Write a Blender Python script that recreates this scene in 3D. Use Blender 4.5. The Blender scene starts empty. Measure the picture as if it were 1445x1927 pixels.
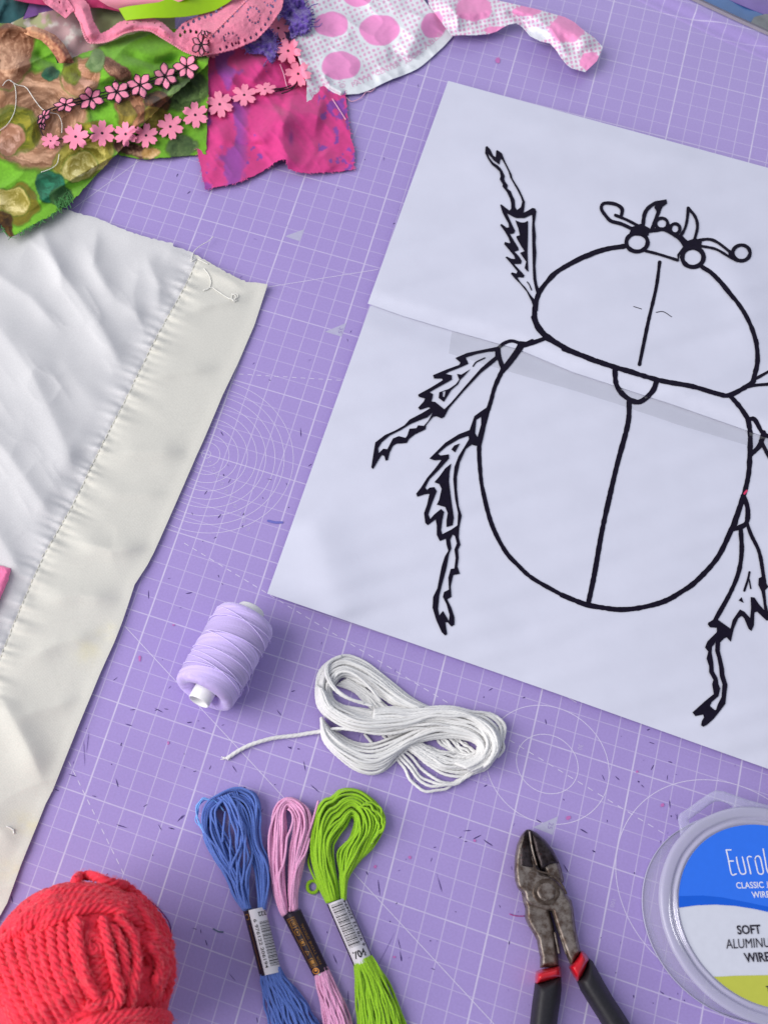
import bpy, math, random
import numpy as np
from mathutils import Vector, Matrix
from mathutils.geometry import delaunay_2d_cdt

SC = bpy.context.scene
COL = SC.collection
U = 0.01                      # one modelling unit below is a centimetre

# ------------------------------------------------------------------ camera
# solved from the printed centimetre grid of the mat (mat plane z=0, x/y along the grid)
CW = np.array([0.2921, 0.0588, 0.3339]); CC = np.array([3.3222, -28.0322, 46.9211])
CF = 1816.09; CX = -559.76; CY = 325.9
PW, PH = 1445.0, 1927.0
_t = np.linalg.norm(CW); _k = CW/_t
_K = np.array([[0, -_k[2], _k[1]], [_k[2], 0, -_k[0]], [-_k[1], _k[0], 0]])
CR = np.eye(3) + math.sin(_t)*_K + (1-math.cos(_t))*_K@_K
cam_d = bpy.data.cameras.new('camera'); cam = bpy.data.objects.new('camera', cam_d); COL.objects.link(cam)
M = Matrix.Identity(4)
for i in range(3):
    for j in range(3): M[i][j] = CR[i, j]
    M[i][3] = CC[i]*U
cam.matrix_world = M
cam_d.sensor_fit = 'VERTICAL'; cam_d.sensor_height = 36; cam_d.sensor_width = 27
cam_d.lens = CF*36/PH; cam_d.shift_x = -CX/PH; cam_d.shift_y = CY/PH
cam_d.clip_start = 0.01; cam_d.clip_end = 50
cam_d.dof.use_dof = True; cam_d.dof.focus_distance = 0.515; cam_d.dof.aperture_fstop = 10
SC.camera = cam

# ------------------------------------------------------------------ light: a big soft window low on the left, dim room round it
W = bpy.data.worlds.new('World'); SC.world = W; W.use_nodes = True
bg = W.node_tree.nodes['Background']; bg.inputs[0].default_value = (0.80, 0.86, 1.0, 1); bg.inputs[1].default_value = 0.44
def area(name, loc, target, size, size_y, power, col):
    d = bpy.data.lights.new(name, 'AREA'); d.shape = 'RECTANGLE'; d.size = size; d.size_y = size_y
    d.energy = power; d.color = col
    o = bpy.data.objects.new(name, d); COL.objects.link(o); o.location = loc
    o.rotation_euler = (Vector(target)-Vector(loc)).to_track_quat('-Z', 'Y').to_euler()
    return o
area('window_light', (-1.75, -0.95, 1.40), (0.14, 0.0, 0), 1.9, 1.9, 88, (1.0, 0.975, 0.94))
area('far_fill_light', (0.55, 1.9, 0.85), (0.15, 0.2, 0), 1.0, 0.7, 3.5, (0.86, 0.9, 1.0))  # added dim fill beyond the mat, gives its far part a sheen
SC.view_settings.view_transform = 'Standard'; SC.view_settings.look = 'None'
SC.view_settings.exposure = 0.0; SC.view_settings.gamma = 1; SC.view_settings.use_curve_mapping = False
SC.cycles.max_bounces = 8; SC.cycles.transparent_max_bounces = 16; SC.cycles.caustics_reflective = False
SC.cycles.caustics_refractive = False

# ------------------------------------------------------------------ maths helpers
rng = np.random.default_rng(7)
def ray(px, py):
    px = np.asarray(px, float); py = np.asarray(py, float)
    d = np.stack([(px-PW/2-CX)/CF, -(py-PH/2-CY)/CF, -np.ones_like(px)], -1)
    return d@CR.T
def at(px, py, z=0.0):
    """photo pixel + height above the mat (cm) -> point (cm)"""
    d = ray(px, py); z = np.asarray(z, float)
    t = (z-CC[2])/d[..., 2]
    return CC + d*t[..., None]
def cr(x0, y0, s, pts):
    """crop coordinates -> photo pixels"""
    p = np.array(pts, float); return p/s + np.array([x0, y0])
def dens(P, step, closed=True):
    P = np.asarray(P, float); out = []
    n = len(P)
    for i in range(n if closed else n-1):
        a, b = P[i], P[(i+1) % n]; m = max(1, int(round(np.linalg.norm(b-a)/step)))
        for k in range(m): out.append(a+(b-a)*k/m)
    if not closed: out.append(P[-1])
    return np.array(out)
def spline(P, n=None, step=None, closed=False):
    """Catmull-Rom, resampled evenly"""
    P = np.asarray(P, float)
    Q = np.vstack([P[-1:], P, P[:2]]) if closed else np.vstack([2*P[:1]-P[1:2], P, 2*P[-1:]-P[-2:-1]])
    out = []
    for i in range(1, len(Q)-2):
        p0, p1, p2, p3 = Q[i-1:i+3]
        t = np.linspace(0, 1, 12, endpoint=False)[:, None]
        out.append(0.5*((2*p1)+(-p0+p2)*t+(2*p0-5*p1+4*p2-p3)*t*t+(-p0+3*p1-3*p2+p3)*t**3))
    out = np.vstack(out+[Q[-2:-1]])
    L = np.r_[0, np.cumsum(np.linalg.norm(np.diff(out, axis=0), axis=1))]
    if n is None: n = max(3, int(L[-1]/step)+1)
    s = np.linspace(0, L[-1], n)
    return np.stack([np.interp(s, L, out[:, k]) for k in range(P.shape[1])], -1)
def inside(P, x, y):
    """even-odd test for a list of loops"""
    r = np.zeros(x.shape, bool)
    for L in P:
        x1, y1 = L[:, 0], L[:, 1]; x2, y2 = np.roll(x1, -1), np.roll(y1, -1)
        for a, b, c, d in zip(x1, y1, x2, y2):
            if b == d: continue
            r ^= ((b > y) != (d > y)) & (x < (c-a)*(y-b)/(d-b)+a)
    return r
def pdist(P, x, y, closed=False):
    """distance to polyline, and fraction along it"""
    P = np.asarray(P, float); best = np.full(x.shape, 1e9); frac = np.zeros(x.shape)
    Q = np.vstack([P, P[:1]]) if closed else P
    L = np.r_[0, np.cumsum(np.linalg.norm(np.diff(Q, axis=0), axis=1))]
    for i in range(len(Q)-1):
        a, b = Q[i], Q[i+1]; ab = b-a; l2 = (ab**2).sum()+1e-12
        t = np.clip(((x-a[0])*ab[0]+(y-a[1])*ab[1])/l2, 0, 1)
        d = np.hypot(x-a[0]-t*ab[0], y-a[1]-t*ab[1])
        m = d < best; best[m] = d[m]; frac[m] = (L[i]+t[m]*math.sqrt(l2))/L[-1]
    return best, frac
_tab = rng.random((256, 256))
def vn(x, y, s=1.0, o=0):
    """smooth value noise in [-1,1]"""
    x = x/s+o*17.3+1000; y = y/s+o*9.7+1000
    xi = np.floor(x).astype(int); yi = np.floor(y).astype(int); fx = x-xi; fy = y-yi
    fx = fx*fx*(3-2*fx); fy = fy*fy*(3-2*fy)
    g = lambda i, j: _tab[(xi+i) % 256, (yi+j) % 256]
    return 2*((g(0, 0)*(1-fx)+g(1, 0)*fx)*(1-fy)+(g(0, 1)*(1-fx)+g(1, 1)*fx)*fy)-1
def fbm(x, y, s, o=0, n=4):
    return sum(vn(x, y, s/2**k, o+k*3)*0.5**k for k in range(n))/1.6
def ridge(x, y, pts, w, h, taper=0.25, sharp=1.75):
    d, f = pdist(pts, x, y)
    t = np.clip(np.minimum(f, 1-f)/taper, 0, 1) if taper > 0 else 1
    return h*np.exp(-(d/w)**sharp)*(t*t*(3-2*t) if taper > 0 else 1)
def ss(a, b, x):
    t = np.clip((x-a)/(b-a), 0, 1); return t*t*(3-2*t)
def lin(r, g, b):
    f = lambda c: (c/255/12.92) if c/255 <= 0.04045 else ((c/255+0.055)/1.055)**2.4
    return (f(r), f(g), f(b))
def lina(c):
    c = np.asarray(c, float)/255; return np.where(c <= 0.04045, c/12.92, ((c+0.055)/1.055)**2.4)

# ------------------------------------------------------------------ objects and materials
def link(o, parent=None):
    COL.objects.link(o)
    if parent is not None: o.parent = parent
    return o
def mesh(name, V, F, mat, parent=None, smooth=True, col=None):
    me = bpy.data.meshes.new(name)
    V = np.asarray(V, float)*U
    me.from_pydata(V.tolist(), [], [tuple(int(k) for k in f) for f in F])
    if col is not None:
        a = me.color_attributes.new('Col', 'FLOAT_COLOR', 'POINT')
        c = np.ones((len(V), 4), np.float32); c[:, :3] = col
        a.data.foreach_set('color', c.ravel())
    me.materials.append(mat)
    if smooth: me.polygons.foreach_set('use_smooth', [True]*len(me.polygons))
    me.update()
    return link(bpy.data.objects.new(name, me), parent)
def tag(o, label, cat, group=None):
    o['label'] = label; o['category'] = cat
    if group: o['group'] = group
    return o
def thing(name, label, cat, group=None):
    return tag(link(bpy.data.objects.new(name, None)), label, cat, group)
def solid(o, th, off=-1):
    m = o.modifiers.new('solid', 'SOLIDIFY'); m.thickness = th*U; m.offset = off; return o

def N(nt, t, **kw):
    n = nt.nodes.new(t)
    for k, v in kw.items(): setattr(n, k, v)
    return n
def mat(name, color, rough=0.6, spec=0.5, metal=0.0, noise=0.06, nscale=300.0, bump=0.0, bscale=2500.0,
        attr=False, sheen=0.0, trans=0.0, alpha=1.0, bdist=0.0002, nscale2=None, coat=0.0, weave=0.0):
    m = bpy.data.materials.new(name); m.use_nodes = True; nt = m.node_tree; b = nt.nodes['Principled BSDF']
    tc = N(nt, 'ShaderNodeTexCoord')
    nz = N(nt, 'ShaderNodeTexNoise'); nz.inputs['Scale'].default_value = nscale; nz.inputs['Detail'].default_value = 5
    nt.links.new(tc.outputs['Object'], nz.inputs['Vector'])
    mx = N(nt, 'ShaderNodeMix', data_type='RGBA', blend_type='MULTIPLY'); mx.inputs['Factor'].default_value = 1
    if attr:
        a = N(nt, 'ShaderNodeAttribute', attribute_name='Col'); nt.links.new(a.outputs['Color'], mx.inputs['A'])
    else: mx.inputs['A'].default_value = (*color, 1)
    mr = N(nt, 'ShaderNodeMapRange'); mr.inputs['From Min'].default_value = 0.3; mr.inputs['From Max'].default_value = 0.7
    mr.inputs['To Min'].default_value = 1-noise; mr.inputs['To Max'].default_value = 1+noise
    nt.links.new(nz.outputs['Fac'], mr.inputs['Value']); nt.links.new(mr.outputs['Result'], mx.inputs['B'])
    nt.links.new(mx.outputs['Result'], b.inputs['Base Color'])
    b.inputs['Roughness'].default_value = rough; b.inputs['Specular IOR Level'].default_value = spec
    b.inputs['Metallic'].default_value = metal; b.inputs['Sheen Weight'].default_value = sheen
    b.inputs['Coat Weight'].default_value = coat
    b.inputs['Transmission Weight'].default_value = trans; b.inputs['Alpha'].default_value = alpha
    if bump > 0 or weave > 0:
        bp = N(nt, 'ShaderNodeBump'); bp.inputs['Strength'].default_value = max(bump, weave); bp.inputs['Distance'].default_value = bdist
        n2 = N(nt, 'ShaderNodeTexNoise'); n2.inputs['Scale'].default_value = bscale; n2.inputs['Detail'].default_value = 4
        nt.links.new(tc.outputs['Object'], n2.inputs['Vector']); src = n2.outputs['Fac']
        if weave > 0:
            outs = []
            for ax in ('X', 'Y'):
                wv = N(nt, 'ShaderNodeTexWave', bands_direction=ax); wv.inputs['Scale'].default_value = 420
                wv.inputs['Distortion'].default_value = 1.2; wv.inputs['Detail Scale'].default_value = 3
                nt.links.new(tc.outputs['Object'], wv.inputs['Vector']); outs.append(wv.outputs['Fac'])
            ad = N(nt, 'ShaderNodeMath', operation='ADD'); nt.links.new(outs[0], ad.inputs[0]); nt.links.new(outs[1], ad.inputs[1])
            a2 = N(nt, 'ShaderNodeMath', operation='ADD'); nt.links.new(ad.outputs[0], a2.inputs[0]); nt.links.new(n2.outputs['Fac'], a2.inputs[1])
            src = a2.outputs[0]
        nt.links.new(src, bp.inputs['Height']); nt.links.new(bp.outputs['Normal'], b.inputs['Normal'])
    return m

def tri(loops, step, jitter=0.25):
    """triangulate even-odd region of loops (pixels) with interior points every `step`"""
    loops = [np.asarray(L, float) for L in loops]
    x0, y0 = np.min([L.min(0) for L in loops], 0); x1, y1 = np.max([L.max(0) for L in loops], 0)
    pts = []; edges = []
    for L in loops:
        D = dens(L, step); b = len(pts)
        pts += D.tolist(); edges += [(b+i, b+(i+1) % len(D)) for i in range(len(D))]
    nb = len(pts)
    if step < 200:
        gx, gy = np.meshgrid(np.arange(x0+step/2, x1, step), np.arange(y0+step/2, y1, step*0.9))
        gx[1::2] += step/2
        gx = gx.ravel(); gy = gy.ravel()
        gx = gx+rng.uniform(-jitter, jitter, gx.shape)*step; gy = gy+rng.uniform(-jitter, jitter, gx.shape)*step
        k = inside(loops, gx, gy); gx = gx[k]; gy = gy[k]
        if len(gx):
            B = np.array(pts[:nb]); keep = np.ones(len(gx), bool)
            cell = {}
            for bx, by in B: cell.setdefault((int(bx//step), int(by//step)), []).append((bx, by))
            for i in range(len(gx)):
                cx, cy = int(gx[i]//step), int(gy[i]//step)
                for a in (-1, 0, 1):
                    for c in (-1, 0, 1):
                        for q in cell.get((cx+a, cy+c), ()):
                            if (q[0]-gx[i])**2+(q[1]-gy[i])**2 < (0.5*step)**2: keep[i] = False
            pts += np.stack([gx[keep], gy[keep]], -1).tolist()
    vo, eo, fo, *_ = delaunay_2d_cdt([Vector(p) for p in pts], edges, [], 0, 1e-6)
    V = np.array([tuple(v) for v in vo]); F = np.array([tuple(f) for f in fo if len(f) == 3])
    c = V[F].mean(1); F = F[inside(loops, c[:, 0], c[:, 1])]
    ar = np.abs((V[F[:, 1], 0]-V[F[:, 0], 0])*(V[F[:, 2], 1]-V[F[:, 0], 1])-(V[F[:, 1], 1]-V[F[:, 0], 1])*(V[F[:, 2], 0]-V[F[:, 0], 0]))
    F = F[ar > 0.02*min(step, 6)**2*0.3]
    used = np.unique(F); mp = -np.ones(len(V), int); mp[used] = np.arange(len(used))
    V = V[used]; F = mp[F]
    a, b, c = V[F[:, 0]], V[F[:, 1]], V[F[:, 2]]          # wind so that normals point up (pixel y is down)
    s = (b[:, 0]-a[:, 0])*(c[:, 1]-a[:, 1])-(b[:, 1]-a[:, 1])*(c[:, 0]-a[:, 0])
    F[s > 0] = F[s > 0][:, ::-1]
    return V, F
def sheet(name, loops, hf, step, m, parent=None, colf=None, th=0.03, hole=None):
    V, F = tri(loops, step)
    if hole is not None:
        c = V[F].mean(1); F = F[~hole(c[:, 0], c[:, 1])]
    x, y = V[:, 0], V[:, 1]
    P = at(x, y, hf(x, y) if callable(hf) else np.full(len(x), float(hf)))
    c = None if colf is None else lina(colf(x, y))
    F = [tuple(int(k) for k in f) for f in F]
    if th:                      # own underside and rim, so the top keeps its own smooth normals
        n = len(P); Bm = P-np.array([0, 0, th]); E = {}
        for f in F:
            for a, b in ((f[0], f[1]), (f[1], f[2]), (f[2], f[0])): E[(a, b)] = 1
        S = [(a, b) for a, b in E if (b, a) not in E]; ids = sorted({k for e in S for k in e}); mp = {k: i for i, k in enumerate(ids)}; q = len(ids); o1 = 2*n
        F = F+[(f[2]+n, f[1]+n, f[0]+n) for f in F]+[(o1+mp[a], o1+q+mp[a], o1+q+mp[b], o1+mp[b]) for a, b in S]
        P = np.vstack([P, Bm, P[ids], Bm[ids]])
        if c is not None: c = np.vstack([c, c, c[ids], c[ids]])
    return mesh(name, P, F, m, parent, col=c)
def fray(L, step, amp, seed=0):
    """ragged closed outline"""
    D = dens(L, step); r = np.random.default_rng(seed)
    return D + r.normal(0, amp, D.shape)
def pillow(name, loops, z0, h, bev, step, m, parent=None, extra=None, power=2.0, colf=None):
    """solid with a rounded rim: top surface rises from z0 to z0+h over `bev` pixels, closed below"""
    V, F = tri(loops, step); x, y = V[:, 0], V[:, 1]
    d = np.min([pdist(L, x, y, True)[0] for L in loops], 0)
    t = np.clip(d/bev, 0, 1); z = z0+h*(1-(1-t)**power)**(1/power)
    if extra is not None: z = z+extra(x, y)*t
    n = len(V); P = np.vstack([at(x, y, z), at(x, y, np.full(n, z0-0.01))])
    E = {}
    for f in F:
        for a, b in ((f[0], f[1]), (f[1], f[2]), (f[2], f[0])): E[(a, b)] = 1
    S = [(a, a+n, b+n, b) for a, b in E if (b, a) not in E]
    Fs = [tuple(f) for f in F]+[tuple(int(k)+n for k in f[::-1]) for f in F]+S
    c = None
    if colf is not None: c = np.vstack([lina(colf(x, y))]*2)
    return mesh(name, P, Fs, m, parent, col=c)

def tube_geo(P, r, seg=8, lobes=0, depth=0.2, twist=0.0, ends=True, taper=None, phase=0.0):
    P = np.asarray(P, float); n = len(P)
    T = np.gradient(P, axis=0); T /= np.linalg.norm(T, axis=1)[:, None]+1e-12
    L = np.r_[0, np.cumsum(np.linalg.norm(np.diff(P, axis=0), axis=1))]
    up = np.array([0, 0, 1.0]); S = np.cross(T, up); ln = np.linalg.norm(S, axis=1)
    S[ln < 1e-3] = (1, 0, 0); S /= np.linalg.norm(S, axis=1)[:, None]; B = np.cross(S, T)
    a = np.linspace(0, 2*np.pi, seg, endpoint=False)[None, :]
    th = a + np.zeros((n, 1)); rr = np.full((n, seg), 1.0)
    if lobes: rr = 1-depth+depth*np.abs(np.cos((lobes/2)*(th-twist*L[:, None]+phase)))*1.3
    R = (np.full(n, r) if taper is None else r*taper)[:, None]*rr
    V = P[:, None, :]+S[:, None, :]*(np.cos(th)*R)[..., None]+B[:, None, :]*(np.sin(th)*R)[..., None]
    V = V.reshape(-1, 3); F = []
    i = np.arange(n-1)[:, None]*seg; j = np.arange(seg)[None, :]; j2 = (j+1) % seg
    F = np.stack([i+j, i+j2, i+seg+j2, i+seg+j], -1).reshape(-1, 4).tolist()
    if ends: F += [list(range(seg))[::-1], [(n-1)*seg+k for k in range(seg)]]
    return V, F
def tubes(name, paths, r, m, parent=None, **kw):
    Vs, Fs, b = [], [], 0
    for i, P in enumerate(paths):
        V, F = tube_geo(P, r, phase=i*1.3, **kw); Vs.append(V); Fs += [[k+b for k in f] for f in F]; b += len(V)
    return mesh(name, np.vstack(Vs), Fs, m, parent)
def bundle(outer, inner, n, zf, M=70, wob=1.6, zj=0.05, seed=0, wl=0.18, order=1.0):
    """strands between two key lines (pixels); zf(s,t)->cm.  returns 3D paths"""
    r = np.random.default_rng(seed); A = spline(outer, n=M); B = spline(inner, n=M); out = []
    t = np.linspace(0, 1, M)
    for i in range(n):
        s = (i+0.5)/n+r.normal(0, 0.12/n)
        P = A*(1-s)+B*s
        T = np.gradient(P, axis=0); T /= np.linalg.norm(T, axis=1)[:, None]+1e-9
        nrm = np.stack([-T[:, 1], T[:, 0]], -1)
        w = sum(r.normal(0, 1)*np.sin(2*np.pi*(t*k*(0.8+0.4*r.random())+r.random()))/k**0.7 for k in range(1, 6))
        env = np.sin(np.pi*np.clip(t, 0, 1))**0.5
        P = P+nrm*(w*wob*env)[:, None]
        z = zf(s, t)+zj*sum(r.normal(0, 1)*np.sin(2*np.pi*(t*k+r.random()))/k for k in range(1, 4))*env
        out.append(at(P[:, 0], P[:, 1], np.maximum(z, 0.09)))
    return out
def path3(pts, z, step=3.0):
    P = spline(pts, step=step)
    if np.ndim(z): z = np.interp(np.linspace(0, 1, len(P)), np.linspace(0, 1, len(z)), z)
    else: z = np.full(len(P), float(z))
    return at(P[:, 0], P[:, 1], z)

def strokes(name, items, hf, m, parent=None, polys=(), step=3.0, dz=0.0):
    """ink: items = (points_px, width_px); polys = list of loop lists; laid on surface hf"""
    Vs, Fs, b = [], [], 0; k = 0
    for pts, w in items:
        P = spline(pts, step=step) if len(pts) > 2 else dens(pts, step, False)
        T = np.gradient(P, axis=0); T /= np.linalg.norm(T, axis=1)[:, None]+1e-9
        nr = np.stack([-T[:, 1], T[:, 0]], -1)
        hw = w/2*(1+0.13*vn(P[:, 0], P[:, 1], 7, k)+0.07*vn(P[:, 0], P[:, 1], 2.5, k+3))
        # rounded ends
        e = 4; a = np.linspace(0, 1, e, endpoint=False)
        P0 = P[0]-T[0]*(hw[0]*np.cos(a*np.pi/2))[:, None]; P1 = P[-1]+T[-1]*(hw[-1]*np.sin(a*np.pi/2+0.2))[:, None]
        Q = np.vstack([P0, P, P1]); NR = np.vstack([np.repeat(nr[:1], e, 0), nr, np.repeat(nr[-1:], e, 0)])
        H = np.r_[hw[0]*np.sin(a*np.pi/2)+0.02, hw, hw[-1]*np.cos(a*np.pi/2+0.2)+0.02]
        A = Q+NR*H[:, None]; B = Q-NR*H[:, None]; n = len(Q)
        z = 0.0004*k+dz
        VV = np.vstack([A, Q, B]); zz = hf(VV[:, 0], VV[:, 1])+z
        Vs.append(at(VV[:, 0], VV[:, 1], zz))
        for i in range(n-1):
            Fs.append((b+i, b+i+1, b+n+i+1, b+n+i)); Fs.append((b+n+i, b+n+i+1, b+2*n+i+1, b+2*n+i))
        b += 3*n; k += 1
    for loops in polys:
        V, F = tri(loops, 12)
        z = 0.0004*k+dz; Vs.append(at(V[:, 0], V[:, 1], hf(V[:, 0], V[:, 1])+z)); Fs += [tuple(f+b) for f in F]; b += len(V); k += 1
    return mesh(name, np.vstack(Vs), Fs, m, parent, smooth=False)

def text_geo(txt, bold=0.0):
    c = bpy.data.curves.new('t', 'FONT'); c.body = txt; c.size = 1; c.offset = bold; c.resolution_u = 3
    o = bpy.data.objects.new('t', c); COL.objects.link(o); dg = bpy.context.evaluated_depsgraph_get(); dg.update()
    me = bpy.data.meshes.new_from_object(o.evaluated_get(dg))
    V = np.array([v.co[:2] for v in me.vertices]); F = [tuple(p.vertices) for p in me.polygons]
    bpy.data.objects.remove(o); bpy.data.curves.remove(c); bpy.data.meshes.remove(me)
    return V, F
def text(name, txt, quad, hf, m, parent=None, bold=0.0, dz=0.01):
    """text fitted into a pixel quad: [baseline start, baseline end, top end, top start]"""
    V, F = text_geo(txt, bold); lo = V.min(0); hi = V.max(0)
    s = (V[:, 0]-lo[0])/(hi[0]-lo[0]); t = (V[:, 1]-lo[1])/(hi[1]-lo[1])
    q = np.array(quad, float)
    P = (q[0]*(1-s)[:, None]+q[1]*s[:, None])*(1-t)[:, None]+(q[3]*(1-s)[:, None]+q[2]*s[:, None])*t[:, None]
    return mesh(name, at(P[:, 0], P[:, 1], hf(P[:, 0], P[:, 1])+dz), F, m, parent, smooth=False)
flat0 = lambda x, y: np.zeros_like(x)

# ================================================================== THE TABLE AND THE CUTTING MAT
m_table = mat('table_top', lin(120, 110, 130), 0.5, noise=0.1, nscale=30)
tb = mesh('table', [(-60, -60, -0.32), (110, -60, -0.32), (110, 110, -0.32), (-60, 110, -0.32)], [(0, 1, 2, 3)], m_table, smooth=False)
tb['kind'] = 'structure'

def mat_material():
    m = bpy.data.materials.new('mat_vinyl'); m.use_nodes = True; nt = m.node_tree; b = nt.nodes['Principled BSDF']
    tc = N(nt, 'ShaderNodeTexCoord'); sp = N(nt, 'ShaderNodeSeparateXYZ')
    sc = N(nt, 'ShaderNodeVectorMath', operation='SCALE'); sc.inputs['Scale'].default_value = 100
    wob = N(nt, 'ShaderNodeTexNoise'); wob.inputs['Scale'].default_value = 0.35; wob.inputs['Detail'].default_value = 1
    nt.links.new(tc.outputs['Object'], sc.inputs[0]); nt.links.new(sc.outputs[0], sp.inputs[0])
    def mth(op, a, b_=None, c=None):
        n = N(nt, 'ShaderNodeMath', operation=op)
        for i, v in enumerate((a, b_, c)):
            if v is None: continue
            if isinstance(v, (int, float)): n.inputs[i].default_value = v
            else: nt.links.new(v, n.inputs[i])
        return n.outputs[0]
    def line(axis, period, half, soft, amt):
        u = mth('MULTIPLY', sp.outputs[axis], 1/period)
        f = mth('ABSOLUTE', mth('SUBTRACT', mth('FRACT', mth('ADD', u, 0.5)), 0.5))
        d = mth('MULTIPLY', f, period)
        mr = N(nt, 'ShaderNodeMapRange'); mr.interpolation_type = 'SMOOTHSTEP'
        nt.links.new(d, mr.inputs['Value']); mr.inputs['From Min'].default_value = half+soft; mr.inputs['From Max'].default_value = half-soft
        mr.inputs['To Min'].default_value = 0; mr.inputs['To Max'].default_value = amt
        return mr.outputs[0]
    L = mth('MAXIMUM', mth('MAXIMUM', line('X', 1, 0.023, 0.011, 0.60), line('Y', 1, 0.019, 0.011, 0.54)),
            mth('MAXIMUM', line('X', 5, 0.037, 0.013, 0.88), line('Y', 5, 0.030, 0.013, 0.72)))
    # the print is worn: modulate by noise
    wn = N(nt, 'ShaderNodeTexNoise'); wn.inputs['Scale'].default_value = 90; wn.inputs['Detail'].default_value = 6
    nt.links.new(tc.outputs['Object'], wn.inputs['Vector'])
    wr = N(nt, 'ShaderNodeMapRange'); wr.inputs['From Min'].default_value = 0.3; wr.inputs['From Max'].default_value = 0.62
    wr.inputs['To Min'].default_value = 0.72; wr.inputs['To Max'].default_value = 1.0
    nt.links.new(wn.outputs['Fac'], wr.inputs['Value'])
    L = mth('MULTIPLY', L, wr.outputs[0])
    # vinyl colour: broad mottling + fine grain
    n1 = N(nt, 'ShaderNodeTexNoise'); n1.inputs['Scale'].default_value = 14; n1.inputs['Detail'].default_value = 6
    n2 = N(nt, 'ShaderNodeTexNoise'); n2.inputs['Scale'].default_value = 900; n2.inputs['Detail'].default_value = 3
    for n in (n1, n2): nt.links.new(tc.outputs['Object'], n.inputs['Vector'])
    rp = N(nt, 'ShaderNodeValToRGB'); rp.color_ramp.elements[0].position = 0.3; rp.color_ramp.elements[1].position = 0.7
    rp.color_ramp.elements[0].color = (*MATCOL[0], 1); rp.color_ramp.elements[1].color = (*MATCOL[1], 1)
    nt.links.new(n1.outputs['Fac'], rp.inputs['Fac'])
    g = N(nt, 'ShaderNodeMapRange'); g.inputs['To Min'].default_value = 0.955; g.inputs['To Max'].default_value = 1.045
    g.inputs['From Min'].default_value = 0.3; g.inputs['From Max'].default_value = 0.7
    nt.links.new(n2.outputs['Fac'], g.inputs['Value'])
    mu = N(nt, 'ShaderNodeMix', data_type='RGBA', blend_type='MULTIPLY'); mu.inputs['Factor'].default_value = 1
    nt.links.new(rp.outputs['Color'], mu.inputs['A']); nt.links.new(g.outputs[0], mu.inputs['B'])
    mx = N(nt, 'ShaderNodeMix', data_type='RGBA'); nt.links.new(L, mx.inputs['Factor'])
    nt.links.new(mu.outputs['Result'], mx.inputs['A']); mx.inputs['B'].default_value = (*INK, 1)
    nt.links.new(mx.outputs['Result'], b.inputs['Base Color'])
    b.inputs['Roughness'].default_value = 0.42; b.inputs['Specular IOR Level'].default_value = 0.5
    bp = N(nt, 'ShaderNodeBump'); bp.inputs['Strength'].default_value = 0.25; bp.inputs['Distance'].default_value = 0.0001
    nt.links.new(n2.outputs['Fac'], bp.inputs['Height']); nt.links.new(bp.outputs['Normal'], b.inputs['Normal'])
    return m
MATCOL = (np.array(lin(160, 141, 202)), np.array(lin(165, 146, 206)))
INK = np.array(lin(210, 202, 228))
m_mat = mat_material()
m_ink = mat('mat_print', tuple(INK), 0.5, noise=0.08, nscale=800)
m_tri = mat('mat_print_grey', lin(178, 174, 204), 0.5, noise=0.06, nscale=800)
EDGE = np.array([(700, -285), (1000, -142), (1300, 0), (1372, 34), (1445, 67), (1700, 182)], float)
def mat_h(x, y):
    d, _ = pdist(EDGE, x, y)
    return 0.22*(1-ss(0, 38, d))+0.0*x
mat_poly = [np.array([(-300, 2250), (-300, -285), *EDGE.tolist(), (1700, 2250)], float)]
_V, _F = tri(mat_poly, 60)
# finer band along the curled far edge
band = dens(EDGE[1:], 8, False); bn = []
nv = np.array([-0.42, 0.907]); lines = [spline(EDGE[1:], n=120)+np.array([-0.424, 0.905])*k for k in (0, 3, 6, 10, 14, 18, 23, 28, 33, 38, 44)]
mat_poly = [np.array([(-300, 2250), (-300, -285), (560, -285), *lines[-1].tolist(), (1700, 2250)], float)]
_V, _F = tri(mat_poly, 70)
mat_root = thing('cutting_mat', 'purple self healing cutting mat printed with a white centimetre grid and circles, under everything', 'cutting mat')
o = mesh('mat_sheet', at(_V[:, 0], _V[:, 1], 0*_V[:, 0]), _F, m_mat, mat_root, smooth=False); solid(o, 0.28)
G = np.array(lines); nl, nn = G.shape[:2]
zz = 0.55*np.array([0.50, 0.52, 0.53, 0.53, 0.50, 0.42, 0.30, 0.16, 0.06, 0.015, 0.0])[:, None]+np.zeros((nl, nn))
V = at(G[..., 0], G[..., 1], zz).reshape(-1, 3)
F = [(i*nn+j, (i+1)*nn+j, (i+1)*nn+j+1, i*nn+j+1) for i in range(nl-1) for j in range(nn-1)]
m_curl = m_mat
o = mesh('raised_edge', V, F, m_curl, mat_root); solid(o, 0.26)
m_trim = mat('clear_rim', lin(150, 140, 155), 0.35, noise=0.05)
e0 = spline(EDGE[1:], n=60); V = np.vstack([at(e0[:, 0]+0.8, e0[:, 1]-1, 0.27), at(e0[:, 0]+4, e0[:, 1]-8.5, 0.18)])
o = mesh('rim', V, [(i, i+1, 61+i, 60+i) for i in range(59)], m_trim, mat_root); solid(o, 0.1)

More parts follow.
